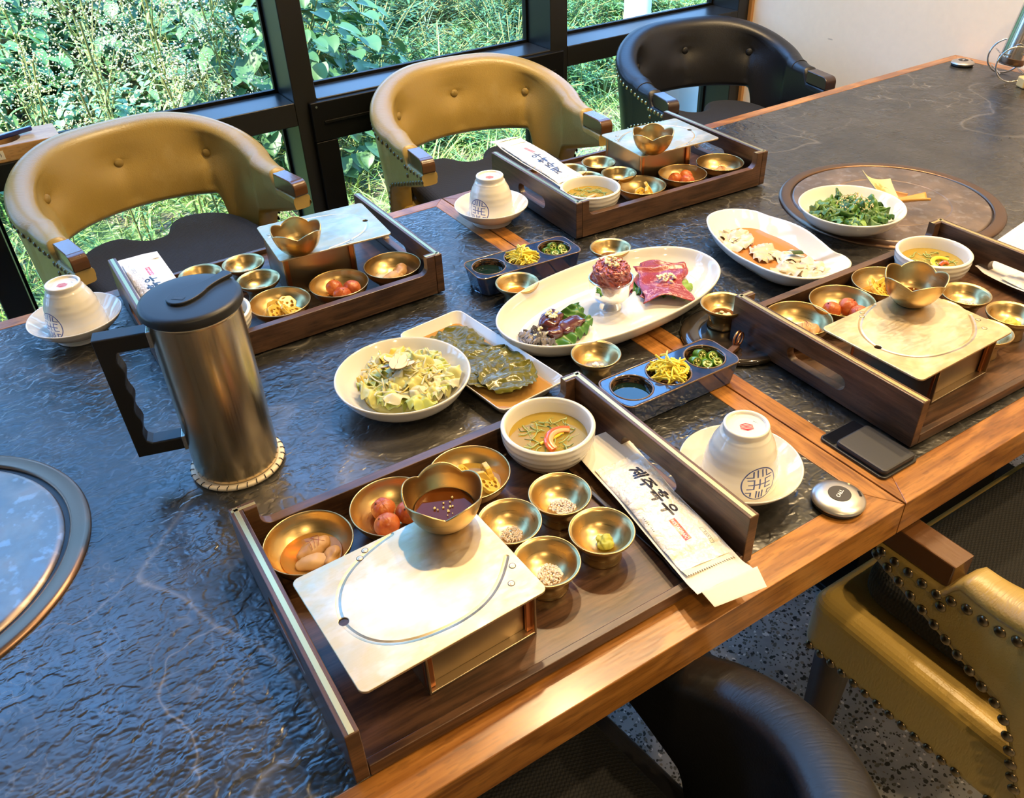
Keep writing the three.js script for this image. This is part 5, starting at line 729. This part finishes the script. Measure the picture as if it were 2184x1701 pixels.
// wooden utensil box with a blue peeler on the window rail
{
  const t = thing('utensil_box', 'light wooden box with round holes standing behind the left olive chair', 'box', [-0.360, TT, -1.309], 0.0);
  const s = rrect(0.36, 0.11, 0.004); for (const x of [-0.14, -0.045, 0.065]) { const h = new THREE.Path(); h.absarc(x, 0.004, x > 0 ? 0.040 : 0.034, 0, Math.PI * 2, true); s.holes.push(h); }
  part('body', boxUV(flatUp(ext(s, 0.034, 0.002, 32)), 'x', 1), phy(0xffffff, 0.4, { map: tex(256, 256, woodFn([0.42, 0.21, 0.065], [0.70, 0.43, 0.17], 3, 9, 1701, 0.8), true, [2, 2]) }), t);
  part('floor_board', boxUV(box(-0.176, 0.176, 0.001, 0.006, -0.052, 0.052, 0.001), 'x', 1), M.padWood, t);
  const lt = canvasTex(256, 96, (c) => { c.fillStyle = '#f0ead8'; c.fillRect(0, 0, 256, 96); c.strokeStyle = '#332e28'; c.lineWidth = 5; for (let i = 0; i < 4; i++) { const x = 36 + i * 48 + (i > 1 ? 14 : 0); c.beginPath(); c.moveTo(x, 30); c.lineTo(x + 20, 30); c.lineTo(x + 8, 60); c.moveTo(x + 28, 26); c.lineTo(x + 28, 66); c.moveTo(x + 28, 46); c.lineTo(x + 36, 46); c.stroke(); } });
  for (const x of [-0.080, 0.035]) part('sticker', Rb(0.052, 0.019, 0.0006, 0.0002), std(0xffffff, 0.5, { map: lt }), t, [x, 0.017, 0.0553]);
  const b = thing('peeler', 'dark blue plastic vegetable peeler lying in the wooden box', 'peeler', [-0.300, TT + 0.0345, -1.305], 0.2); b.rotation.order = 'YXZ'; b.rotation.z = 0.06;
  const bm = phy([0.012, 0.025, 0.16], 0.25, { clearcoat: 0.4 }); const p = new THREE.Shape(); p.moveTo(-0.045, -0.007); p.bezierCurveTo(-0.062, -0.012, -0.062, 0.012, -0.045, 0.007); p.lineTo(0.0, 0.0045); p.lineTo(0.07, 0.006); p.bezierCurveTo(0.078, 0.005, 0.078, -0.005, 0.07, -0.006); p.lineTo(0.0, -0.0045); p.lineTo(-0.045, -0.007); const h = new THREE.Path(); h.absellipse(-0.046, 0, 0.009, 0.0038, 0, Math.PI * 2, true); p.holes.push(h);
  part('handle', flatUp(ext(p, 0.010, 0.0025)), bm, b); part('blade', Rb(0.016, 0.0012, 0.004, 0.0004), M.chrome, b, [-0.046, 0.006, 0]);
}
// ------------------------------------------------------------------ tub chairs (local: sitter faces +z, origin on the floor under the middle of the arm tips' line)
function makeChair(p, turn, kind, label, detail) {
  const olive = kind === 'olive', lm = olive ? M.olive : M.blackLeather, nm = olive ? M.nail : M.nailGold;
  const t = thing('tub_chair', label, 'chair', [p[0], 0, p[1]], turn, olive ? 'olive leather tub chairs' : 'black leather tub chairs');
  const HW = 0.246, AZ = 0.0, BZ = -0.180, DB = 0.188; // half width of the mid line, arm tip z, where the straight arm ends, depth of the back
  const SA = 0.60;
  const plan = (s) => { const q = Math.abs(s), sg = Math.sign(s) || 1; if (q > SA) { const k = (q - SA) / (1 - SA); return [sg * (HW - 0.006 * k * k), BZ + (AZ - BZ) * k]; } const a = q / SA * Math.PI / 2, e = 0.92; return [sg * HW * Math.pow(Math.sin(a), e), BZ - DB * Math.pow(Math.cos(a), e)]; };
  const nrm = (s) => { const a = plan(Math.max(-1, s - 0.01)), b = plan(Math.min(1, s + 0.01)), dx = b[0] - a[0], dz = b[1] - a[1], l = Math.hypot(dx, dz) || 1; return [dz / l, -dx / l]; };
  const outN = (s) => { const [nx, nz] = nrm(s), [x, z] = plan(s); return nx * x + nz * (z - BZ) >= 0 ? [nx, nz] : [-nx, -nz]; };
  const PAD = 0.82;
  const T = (s) => { const q = Math.abs(s); return q > PAD ? 0.660 : 0.696 + 0.094 * sst(0.76, 0.10, q) - 0.034 * sst(PAD - 0.05, PAD, q); };
  const B = (s) => { const q = Math.abs(s); return q < 0.45 ? mix(0.585 + 0.012 * (1 - q), 0.42, sst(0.31, 0.42, q)) : mix(0.42, 0.562 + 0.068 * cl((q - 0.58) / 0.42), sst(0.48, 0.60, q)); };
  const TK = (s) => mix(0.058, 0.038, sst(0.5, 0.86, Math.abs(s))), SQ = (s) => mix(1, 0.45, sst(0.7, 0.9, Math.abs(s))), pw = (c, e) => Math.sign(c) * Math.pow(Math.abs(c), e);
  const lean = (s, y) => (y - 0.50) * 0.20 * Math.pow(Math.max(0, Math.cos(Math.min(1, Math.abs(s) / SA) * Math.PI / 2)), 0.7);
  const BT = [[-0.30, 0.700], [0.0, 0.712], [0.30, 0.700]], NS = 150, K1 = 8, K2 = 20;
  const cross = [];                                // unit cross section: 0 bottom, inner side up, top, outer side down
  for (let k = 0; k <= K1; k++) cross.push(['b', k / K1]); for (let k = 1; k < K2; k++) cross.push(['i', k / K2]); for (let k = 0; k <= K1; k++) cross.push(['t', k / K1]); for (let k = 1; k < K2; k++) cross.push(['o', k / K2]);
  const NC = cross.length;
  const pt = (s, [w, k]) => {
    const [x, z] = plan(s), [nx, nz] = outN(s), th = TK(s) / 2, top = T(s), bot = B(s); let off, y;
    if (w === 'b') { const a = Math.PI * k; off = th * pw(Math.cos(a), SQ(s)); y = bot + th * 0.6 - th * 0.6 * pw(Math.sin(a), SQ(s)); } else if (w === 't') { const a = Math.PI * k; off = -th * 1.06 * pw(Math.cos(a), SQ(s)); y = top - th * 0.75 + th * 0.75 * pw(Math.sin(a), SQ(s)); }
    else { const f = w === 'i' ? k : 1 - k; y = mix(bot + th * 0.6, top - th * 0.75, f); off = w === 'i' ? -th * (1 + 0.06 * f) - 0.010 * Math.sin(f * Math.PI) * Math.max(0, 1 - Math.abs(s) / 0.6) : th; }
    if (w === 'i') for (const [bs, by] of BT) { const d2 = ((s - bs) / 0.075) ** 2 + ((y - by) / 0.036) ** 2; off += 0.013 * Math.exp(-d2) + 0.006 * Math.exp(-(((s - bs) / 0.022) ** 2) - Math.max(0, by - y) * 9) * (y < by ? 1 : 0.0); }
    off += lean(s, y); return [x + nx * off, y, z + nz * off];
  };
  const g = grid(NC, NS, (u, v) => pt(v * 2 - 1, cross[Math.round(u * NC) % NC]));
  { const uv = g.attributes.uv, q = g.attributes.position; for (let i = 0; i < uv.count; i++) { const v = uv.getY(i), c = cross[Math.round(uv.getX(i) * NC) % NC]; uv.setXY(i, v * 1.15 + (c[0] === 'o' ? 0.4 : 0), q.getY(i)); } }
  const cap = (s, flip) => { const pos = [], idx = [], m = [0, 0, 0]; for (const c of cross) { const q = pt(s, c); pos.push(...q); q.forEach((x, i) => m[i] += x / NC); } pos.push(...m); for (let i = 0; i < NC; i++) idx.push(i, (i + 1) % NC, NC); const h = new THREE.BufferGeometry(); h.setAttribute('position', new THREE.Float32BufferAttribute(pos, 3)); h.setAttribute('uv', new THREE.Float32BufferAttribute(new Float32Array(pos.length / 3 * 2), 2)); h.setIndex(idx); h.computeVertexNormals(); return h; };
  const lmd = lm.clone(); lmd.side = THREE.DoubleSide;
  part('shell', jitterMerge([g, cap(-1), cap(1)]), lmd, t);
  for (const [bs, by] of BT) { const a = pt(bs, ['i', cl((by - B(bs)) / (T(bs) - B(bs)))]), [nx, nz] = outN(bs); const m = part('button', new THREE.SphereGeometry(0.0105, 18, 12).scale(1, 1, 0.5), lm, t, [a[0] - nx * 0.003, a[1], a[2] - nz * 0.003]); m.rotation.y = Math.atan2(nx, nz); }
  for (const sg of [-1, 1]) { const s = new THREE.Shape(), L0 = -0.086, L1 = 0.003; s.moveTo(L0, 0); s.lineTo(L1 - 0.002, 0); s.lineTo(L1, 0.003); s.lineTo(L1, 0.017); s.quadraticCurveTo(L1 - 0.001, 0.031, L1 - 0.018, 0.0325); s.lineTo(L0, 0.0325); s.lineTo(L0, 0); part('arm_pad', boxUV(ext(s, 0.033, 0.0018).translate(0, 0, -0.0165).rotateY(-Math.PI / 2), 'z', 1), olive ? M.padWood : M.padDark, t, [sg * (HW - 0.005), 0.6600, AZ]); }
  // seat: upholstered rail, cushion, legs
  const hw = HW + 0.006, zf = 0.075, seat = (grow, e2) => { const s = new THREE.Shape(); s.moveTo(-(hw + grow) + 0.03, -zf - grow); s.lineTo(hw + grow - 0.03, -zf - grow); s.quadraticCurveTo(hw + grow, -zf - grow, hw + grow, -zf + 0.03); s.lineTo(hw + grow, -BZ); for (let k = 1; k <= 24; k++) { const a = k / 24 * Math.PI; s.lineTo((hw + grow) * Math.cos(a), -BZ + (DB + 0.012 + grow) * Math.pow(Math.sin(a), 0.92)); } s.lineTo(-(hw + grow), -zf + 0.03); s.quadraticCurveTo(-(hw + grow), -zf - grow, -(hw + grow) + 0.03, -zf - grow); return s; };
  part('seat_rail', boxUV(flatUp(ext(seat(0), 0.105, 0.022, 16, 6)).translate(0, 0.395, 0), 'x', 1), lm, t);
  const cs = new THREE.Shape(), cw = 0.208; cs.moveTo(-cw, 0.03 - 0.0); cs.lineTo(-cw, -0.0); cs.quadraticCurveTo(-cw, -0.04, -cw + 0.04, -0.04); cs.lineTo(cw - 0.04, -0.04); cs.quadraticCurveTo(cw, -0.04, cw, 0); cs.lineTo(cw - 0.004, 0.21); cs.bezierCurveTo(cw - 0.01, 0.34, 0.09, 0.37, 0.055, 0.335); cs.bezierCurveTo(0.035, 0.31, 0.03, 0.275, 0, 0.275); cs.bezierCurveTo(-0.03, 0.275, -0.035, 0.31, -0.055, 0.335); cs.bezierCurveTo(-0.09, 0.37, -cw + 0.01, 0.34, -cw + 0.004, 0.21); cs.lineTo(-cw, 0.03);
  const co = thing('seat_cushion', `black mesh seat cushion with rear notch on the ${detail.which}`, 'cushion', [p[0], 0.4985, p[1]], turn, 'black mesh seat cushions');
  part('pad', boxUV(flatUp(ext(cs, 0.062, 0.024, 12, 6)), 'x', 1), M.cushion, co);
  for (const sg of [-1, 1]) { for (const [z, dz] of [[0.035, 0.012], [-0.31, -0.03]]) { const h = 0.400, g2 = new THREE.CylinderGeometry(0.028, 0.017, h, 4, 1).rotateY(Math.PI / 4).translate(0, h / 2, 0); part('leg', boxUV(g2, 'y', 1), M.legWood, t, [sg * (z < -0.1 ? 0.17 : 0.215), 0, z], [0, 0, 0]); } }
  if (!olive) for (const sg of [-1, 1]) part('seam', tube([...Array(13).keys()].map((k) => { const a = pt(sg * 0.66, ['i', 1]), b = pt(sg * 0.66, ['t', k / 12]); return k ? [b[0], b[1] + 0.0004, b[2]] : a; }), 0.0012, 40, 6), lm, t);
  // nail heads in rows along the outside
  const nails = [], row = (s0, s1, yf, step) => { let last = null; const n = 900; for (let i = 0; i <= n; i++) { const s = s0 + (s1 - s0) * i / n, y = yf(s), [x, z] = plan(s), [nx, nz] = outN(s), o = TK(s) / 2 + lean(s, y); const q = [x + nx * o, y, z + nz * o]; if (!last || Math.hypot(q[0] - last[0], q[1] - last[1], q[2] - last[2]) >= step) { nails.push([q, Math.atan2(nx, nz)]); last = q; } } };
  const st = 0.0185;
  row(-PAD + 0.01, PAD - 0.01, (s) => T(s) - 0.034, st);
  for (const sg of [-1, 1]) { row(sg * PAD, sg * 0.995, () => 0.650, st); row(sg * 0.40, sg * 0.995, (s) => Math.max(B(s) + 0.012, 0.48), st); }
  for (const sg of [-1, 1]) for (let z = 0.055; z > -0.18; z -= st) nails.push([[sg * hw, 0.410, z], sg * Math.PI / 2]);
  for (let k = 1; k < 26; k++) { const a = k / 26 * Math.PI, x = hw * Math.cos(a), z = BZ - (DB + 0.012) * Math.pow(Math.sin(a), 0.92); nails.push([[x, 0.410, z], Math.atan2(x, z - BZ)]); }
  const ng = new THREE.SphereGeometry(0.0066, 14, 8, 0, 6.283, 0, 1.571).scale(1, 0.6, 1).rotateX(Math.PI / 2);
  if (detail.nails) { let n = 0; for (const [q, a] of nails) if (q[0] < detail.maxX && n++ < 290) part('nail_head', ng, nm, t, q, [0, a, 0]); }
  else part('nail_heads', jitterMerge(nails.map(([q, a]) => place(new THREE.SphereGeometry(0.0060, 8, 5, 0, 6.283, 0, 1.571).scale(1, 0.6, 1).rotateX(Math.PI / 2), q, [0, a, 0]))), nm, t).userData.kind = 'stuff';
  return t;
}
makeChair([-0.014, -0.848], 0.18, 'olive', 'olive leather tub chair at the left by the window, behind the steel pot', { which: 'left olive chair by the window' });
makeChair([0.751, -0.811], -0.09, 'olive', 'olive leather tub chair by the middle window behind the far tray', { which: 'middle olive chair by the window' });
makeChair([1.454, -0.744], -0.233, 'black', 'black leather tub chair with gold nails beside the cream wall', { which: 'black chair by the wall' });
makeChair([0.646, 0.500], Math.PI, 'olive', 'olive leather tub chair at the near right, its arm under the table', { which: 'near right olive chair', nails: true, maxX: 9 });
makeChair([-0.190, 0.385], Math.PI + 0.12, 'black', 'black leather tub chair pushed in at the bottom of the picture', { which: 'near black chair' });
// ------------------------------------------------------------------ outside: rough ground, weeds, shrubs, grass
const gy = (x, z) => { const d = -1.5 - z; return -0.05 + 0.10 * (vnoise(x * 0.8 + 40, z * 0.8 + 40, 997, 997, 2001) - 0.5) + Math.max(0, d) * 0.02 + Math.max(0, d - 1.3) * 0.20; };
const soilMap = tex(1024, 1024, (u, v) => { const n = fbm(u, v, 20, 20, 5, 2011), g = sst(0.45, 0.62, fbm(u, v, 9, 9, 4, 2021)), s = sst(0.62, 0.72, fbm(u, v, 70, 160, 2, 2031)); return [mix(0.10, 0.075, g) * (0.6 + n) + s * 0.2, mix(0.085, 0.13, g) * (0.6 + n) + s * 0.19, mix(0.055, 0.035, g) * (0.6 + n) + s * 0.14]; }, true, [6, 6]);
struct('ground', (() => { const g = grid(60, 50, (u, v) => { const x = -7 + u * 17, z = -1.40 - v * 12; return [x, gy(x, z), z]; }); const uv = g.attributes.uv; for (let i = 0; i < uv.count; i++) uv.setXY(i, uv.getX(i) * 1.7, uv.getY(i) * 1.2); return g; })(), std(0xffffff, 0.95, { map: soilMap, side: THREE.DoubleSide }));
const leafMat = (c, t = 0.35) => phy(c, 0.5, { transmission: t, thickness: 0, side: THREE.DoubleSide });
const LM = { a: leafMat([0.20, 0.38, 0.075]), b: leafMat([0.11, 0.28, 0.07]), c: leafMat([0.06, 0.17, 0.045]), d: leafMat([0.36, 0.48, 0.12]), e: leafMat([0.20, 0.38, 0.19]), fl: leafMat([0.62, 0.58, 0.30], 0.2), wh: leafMat([0.75, 0.72, 0.55], 0.2), st: std([0.20, 0.22, 0.07], 0.7), dry: leafMat([0.46, 0.40, 0.25], 0.1) };
function blade(l, w, bend, fold = 0.15, n = 5) {    // a leaf along +z, bending down
  const g = grid(2, n, (u, v) => { const a = v * bend, r = bend ? l / bend : 0; return [(u - 0.5) * w * Math.pow(Math.sin(Math.min(0.98, 0.10 + v * 0.9) * Math.PI), 0.7), (bend ? -r * (1 - Math.cos(a)) : 0) + Math.abs(u - 0.5) * w * fold, bend ? r * Math.sin(a) : l * v]; }); return g;
}
function broad(l, w) { return grid(4, 6, (u, v) => { const pr = Math.pow(Math.sin(Math.min(0.99, 0.14 + v * 0.86) * Math.PI), 0.5) * (1 - 0.35 * v); return [(u - 0.5) * w * pr * 1.3, -0.25 * v * v * l + Math.abs(u - 0.5) * w * 0.25, l * v]; }); }
const M4 = (p, yaw, pitch, s) => new THREE.Matrix4().compose(V3(...p), new THREE.Quaternion().setFromEuler(new THREE.Euler(pitch, yaw, 0, 'YXZ')), V3(s, s, s));
function tallWeed(s, h, flower, narrow) {
  seed = s; const leaves = [], stems = [], fl = [], bl = blade(narrow ? 0.075 : 0.10, narrow ? 0.011 : 0.022, 0.9), n = Math.round(h * 46), lx = rr(-0.16, 0.16), lz = rr(-0.10, 0.14), at = (t) => [lx * t * t, h * t, lz * t * t];
  stems.push(tube([at(0), at(0.33), at(0.66), at(1)], 0.0042, 14, 5));
  for (let k = 0; k < n; k++) { const t = 0.10 + 0.88 * k / n, p = at(t); leaves.push(bl.clone().applyMatrix4(M4(p, k * 2.4 + rr(-0.4, 0.4), rr(-0.7, 0.15), rr(0.7, 1.15) * (1.25 - 0.6 * t)))); }
  for (let b = 0; b < 7; b++) { const t = 0.45 + 0.07 * b, p = at(t), a = b * 2.2, L = rr(0.10, 0.22) * (flower ? 1.2 : 1), e = [p[0] + Math.cos(a) * L * 0.6, p[1] + L, p[2] + Math.sin(a) * L * 0.6]; stems.push(tube([p, [(p[0] + e[0]) / 2 + 0.01, (p[1] + e[1]) / 2, (p[2] + e[2]) / 2], e], 0.0020, 6, 4)); for (let k = 0; k < 9; k++) { const q = k / 9, pp = [mix(p[0], e[0], q), mix(p[1], e[1], q), mix(p[2], e[2], q)]; leaves.push(bl.clone().applyMatrix4(M4(pp, k * 2.4, rr(-0.6, 0.2), rr(0.35, 0.7)))); } if (flower) for (let k = 0; k < 60; k++) fl.push(place(new THREE.OctahedronGeometry(0.0042, 0), [e[0] + rr(-0.05, 0.05), e[1] + rr(-0.10, 0.06), e[2] + rr(-0.05, 0.05)], [rnd() * 6, rnd() * 6, 0], rr(0.6, 1.3))); }
  if (flower) for (let k = 0; k < 60; k++) { const t = rr(0.86, 1.06), p = at(t); fl.push(place(new THREE.OctahedronGeometry(0.0050, 0), [p[0] + rr(-0.045, 0.045), p[1], p[2] + rr(-0.045, 0.045)], [rnd() * 6, rnd() * 6, 0], rr(0.6, 1.3))); }
  return { leaves: mergeGeometries(leaves), stems: mergeGeometries(stems), fl: fl.length ? mergeGeometries(fl) : null };
}
function bush(s, R, H, n, wl, ll) { seed = s; const l = [], bl = broad(ll, wl), st = []; for (let k = 0; k < n; k++) { const a = rr(0, 6.283), e = Math.acos(rr(0.0, 1)), q = rr(0.6, 1); l.push(bl.clone().applyMatrix4(M4([Math.cos(a) * Math.sin(e) * R * q, Math.cos(e) * H * q + 0.05, Math.sin(a) * Math.sin(e) * R * q], -a + 1.57 + rr(-0.7, 0.7), rr(-0.3, 0.8), rr(0.7, 1.25)))); if (k % 9 === 0) st.push(tube([[0, 0, 0], [Math.cos(a) * Math.sin(e) * R * q * 0.5, Math.cos(e) * H * q * 0.6 + 0.05, Math.sin(a) * Math.sin(e) * R * q * 0.5], [Math.cos(a) * Math.sin(e) * R * q, Math.cos(e) * H * q + 0.05, Math.sin(a) * Math.sin(e) * R * q]], 0.004, 6, 4)); } return { leaves: mergeGeometries(l), stems: mergeGeometries(st) }; }
function feather(s, R, H, n) { seed = s; const l = [], st = [], bl = blade(0.040, 0.0125, 0.4, 0.1, 2); for (let k = 0; k < n; k++) { const a = rr(0, 6.283), el = rr(0.2, 1.35), L = R * rr(0.7, 1.1), d = [Math.cos(a) * Math.cos(el), Math.sin(el) * H / R, Math.sin(a) * Math.cos(el)]; st.push(tube([[0, 0, 0], d.map((x) => x * L * 0.6), [d[0] * L, d[1] * L - 0.05, d[2] * L]], 0.003, 6, 4)); for (let q = 0; q < 34; q++) { const t = 0.2 + 0.8 * q / 34; l.push(bl.clone().applyMatrix4(M4([d[0] * L * t + rr(-0.02, 0.02), d[1] * L * t - 0.05 * t * t + rr(-0.02, 0.02), d[2] * L * t + rr(-0.02, 0.02)], -a + 1.57 + (q % 2 ? 0.8 : -0.8), rr(-0.6, 0.3), rr(0.7, 1.3)))); } } return { leaves: mergeGeometries(l), stems: mergeGeometries(st) }; }
function tuft(s, n, h, w) { seed = s; const l = []; for (let k = 0; k < n; k++) l.push(blade(h * rr(0.5, 1.1), w * rr(0.7, 1.3), rr(0.4, 1.8), 0.2, 6).applyMatrix4(M4([rr(-0.05, 0.05), 0, rr(-0.05, 0.05)], rr(0, 6.283), rr(-1.45, -0.85), 1))); return mergeGeometries(l); }
const BAY = (x) => x < 0.35 ? 'left' : x < 1.35 ? 'middle' : 'right';
const LAB = { weed: 'tall narrow-leaved weed growing outside the window', bloom: 'tall weed with pale yellow flower heads outside the window', bush: 'broad-leaved green shrub growing outside the window', fern: 'feathery dark green shrub outside the middle window', grass: 'tuft of long green grass outside the window' };
const GRP = { weed: 'tall weeds outside', bloom: 'flowering weeds outside', bush: 'broad-leaved shrubs outside', fern: 'feathery shrubs outside', grass: 'grass tufts outside' };
const NM = { weed: 'weed_plant', bloom: 'flowering_weed', bush: 'leafy_shrub', fern: 'feathery_shrub', grass: 'grass_tuft' };
function proto(kind, G1, lm, fm) { const t = thing(NM[kind], LAB[kind], 'plant', [0, 0, 0], 0, GRP[kind]); part('foliage', G1.leaves || G1, lm, t).userData.kind = 'stuff'; if (G1.stems) part('stems', G1.stems, LM.st, t).userData.kind = 'stuff'; if (G1.fl) part('flowers', G1.fl, fm, t).userData.kind = 'stuff'; t.userData.used = false; return t; }
const PRO = { weed: [proto('weed', tallWeed(1, 1.0, false, true), LM.a), proto('weed', tallWeed(2, 1.25, false, false), LM.b), proto('weed', tallWeed(5, 0.8, false, true), LM.d), proto('weed', tallWeed(6, 1.1, false, true), LM.e)], bloom: [proto('bloom', tallWeed(3, 1.25, true, true), LM.d, LM.wh), proto('bloom', tallWeed(4, 1.0, true, true), LM.a, LM.fl)], bush: [proto('bush', bush(11, 0.42, 0.55, 520, 0.046, 0.062), LM.b), proto('bush', bush(12, 0.55, 0.8, 680, 0.058, 0.076), LM.c), proto('bush', bush(13, 0.35, 0.4, 360, 0.040, 0.052), LM.e)], fern: [proto('fern', feather(21, 0.48, 0.42, 60), LM.b), proto('fern', feather(22, 0.58, 0.50, 70), LM.c)], grass: [proto('grass', tuft(31, 30, 0.34, 0.0065), LM.a), proto('grass', tuft(32, 26, 0.42, 0.008), LM.d), proto('grass', tuft(33, 34, 0.26, 0.0055), LM.e)] };
function plant(kind, i, x, z, s, a) { const p = PRO[kind][i % PRO[kind].length]; let o = p; if (p.userData.used) { o = copy(p); } else p.userData.used = true; o.userData.label = LAB[kind].replace(/outside.*/, `outside the ${BAY(x)} window${z < -6 ? ' far back' : z < -3.4 ? ' behind the grass' : ''}`); o.userData.group = GRP[kind] + ` the ${BAY(x)} window` + (z < -6 ? ', far back' : z < -3.4 ? ', behind' : ''); o.position.set(x, gy(x, z) - 0.02, z); o.rotation.y = a; o.scale.setScalar(s); shade(o); return o; }
seed = 3001;
const taken = []; const spread = (n, x0, x1, z0, z1, f, gap = 0) => { for (let k = 0; k < n; k++) { let x, z, t = 0; do { x = rr(x0, x1); z = rr(z0, z1); } while (t++ < 30 && taken.some(([a, b, g]) => Math.hypot(a - x, b - z) < (gap + g) / 2)); if (t < 30) { taken.push([x, z, gap]); f(x, z, k); } } };
// left bay: dense sunlit weeds; middle: feathery shrubs over grass; right: grass
spread(40, -2.0, 0.55, -1.9, -3.0, (x, z, k) => plant('bloom', k, x, z, rr(0.75, 1.0), rr(0, 6)), 0.20);
spread(60, -3.6, 0.9, -2.95, -6.0, (x, z, k) => plant('bush', k, x, z, rr(0.8, 1.15), rr(0, 6)), 0.36);
spread(34, 0.7, 3.4, -2.7, -5.0, (x, z, k) => plant('fern', k, x, z, rr(0.8, 1.1), rr(0, 6)), 0.36);
spread(22, 0.8, 5.5, -3.4, -6.5, (x, z, k) => plant('bush', k, x, z, rr(0.7, 1.1), rr(0, 6)), 0.62);
spread(90, -2.8, 0.55, -2.1, -4.6, (x, z, k) => plant('weed', k, x, z, rr(0.8, 1.15), rr(0, 6)), 0.17);
spread(12, 0.7, 4.2, -2.6, -4.2, (x, z, k) => plant('weed', k, x, z, rr(0.45, 0.8), rr(0, 6)), 0.15);
spread(110, -1.6, 4.6, -1.65, -4.2, (x, z, k) => plant('grass', k, x, z, rr(0.6, 1.2), rr(0, 6)));
for (const k in PRO) for (const p of PRO[k]) delete p.userData.used;
// far hedge of shrubs that closes the view
for (let k = 0; k < 22; k++) plant('bush', k, -6.5 + (k % 11) * 1.5 + (k > 10 ? 0.7 : 0) + rr(-0.1, 0.1), k > 10 ? -9.2 : -7.4, rr(1.5, 1.8), rr(0, 6));
{                                                  // tall trees beyond the hedge: out of the picture, their green shows in the polished stone and plates
  const crown = bush(51, 1.5, 1.5, 1500, 0.16, 0.21), trunk = tube([[0, 0, 0], [0.05, 1.8, 0.05], [-0.05, 3.6, 0], [0.05, 5.6, 0]], 0.13, 16, 8), bark = std([0.10, 0.075, 0.05], 0.9), bough = bush(52, 1.7, 1.4, 1300, 0.16, 0.21);
  let first = null;
  for (let k = 0; k < 9; k++) {
    const x = -9.5 + k * 2.55 + rr(-0.2, 0.2), z = -9.8 - (k % 2) * 1.3; let t;
    if (!first) { t = first = thing('tree', 'tall leafy tree beyond the hedge outside the windows', 'tree', [0, 0, 0], 0, 'tall trees beyond the hedge'); part('trunk', trunk, bark, t); part('crown', crown.leaves, LM.b, t, [0, 5.4, 0]).userData.kind = 'stuff'; part('lower_boughs', bough.leaves, LM.c, t, [0.2, 3.7, 0.1]).userData.kind = 'stuff'; }
    else t = copy(first);
    t.position.set(x, gy(x, z) - 0.1, z); t.rotation.y = k * 1.3; t.scale.setScalar(rr(0.95, 1.08)); shade(t);
  }
}
{                                                  // short ground-cover grass: one uncountable thing
  const l = new THREE.InstancedMesh(mergeGeometries([0, 1, 2, 3, 4].map((k) => blade(0.12 + k * 0.02, 0.006, 0.9 + k * 0.15, 0.2, 3).applyMatrix4(M4([k * 0.012 - 0.03, 0, (k % 2) * 0.02], k * 1.5, -1.15, 1)))), LM.a, 9000); l.name = 'ground_grass'; const c = new THREE.Color();
  for (let k = 0; k < 9000; k++) { const x = rr(-3, 5.5), z = -1.5 - Math.pow(rnd(), 1.3) * 4.5; l.setMatrixAt(k, M4([x, gy(x, z) - 0.01, z], rr(0, 6.28), rr(-0.3, 0.3), rr(0.5, 1.3))); const q = rnd(); c.setRGB(q > 0.85 ? 2.2 : rr(0.6, 1.3), q > 0.85 ? 1.1 : rr(0.7, 1.15), q > 0.85 ? 1.8 : rr(0.5, 1.1)); l.setColorAt(k, c); }
  l.castShadow = l.receiveShadow = true; scene.add(l); tag(l, 'short green and straw-coloured grass covering the ground outside', 'grass', undefined, 'stuff');
}
solo('concrete_pier', box(-0.10, 0.10, 0, 0.72, -0.09, 0.09, 0.006), M.concrete, 'pale concrete pier close outside the right window', 'pier', [1.93, -0.05, -1.62]);
solo('concrete_post', new THREE.CylinderGeometry(0.07, 0.07, 1.3, 24).translate(0, 0.65, 0), M.concrete, 'round grey concrete post standing in the grass outside', 'post', [2.72, -0.05, -2.75]);
struct('apron_slab', box(-3.2, 2.1, -0.14, -0.005, -1.48, -1.42, 0.004), M.concrete);
renderer.render(scene, camera);
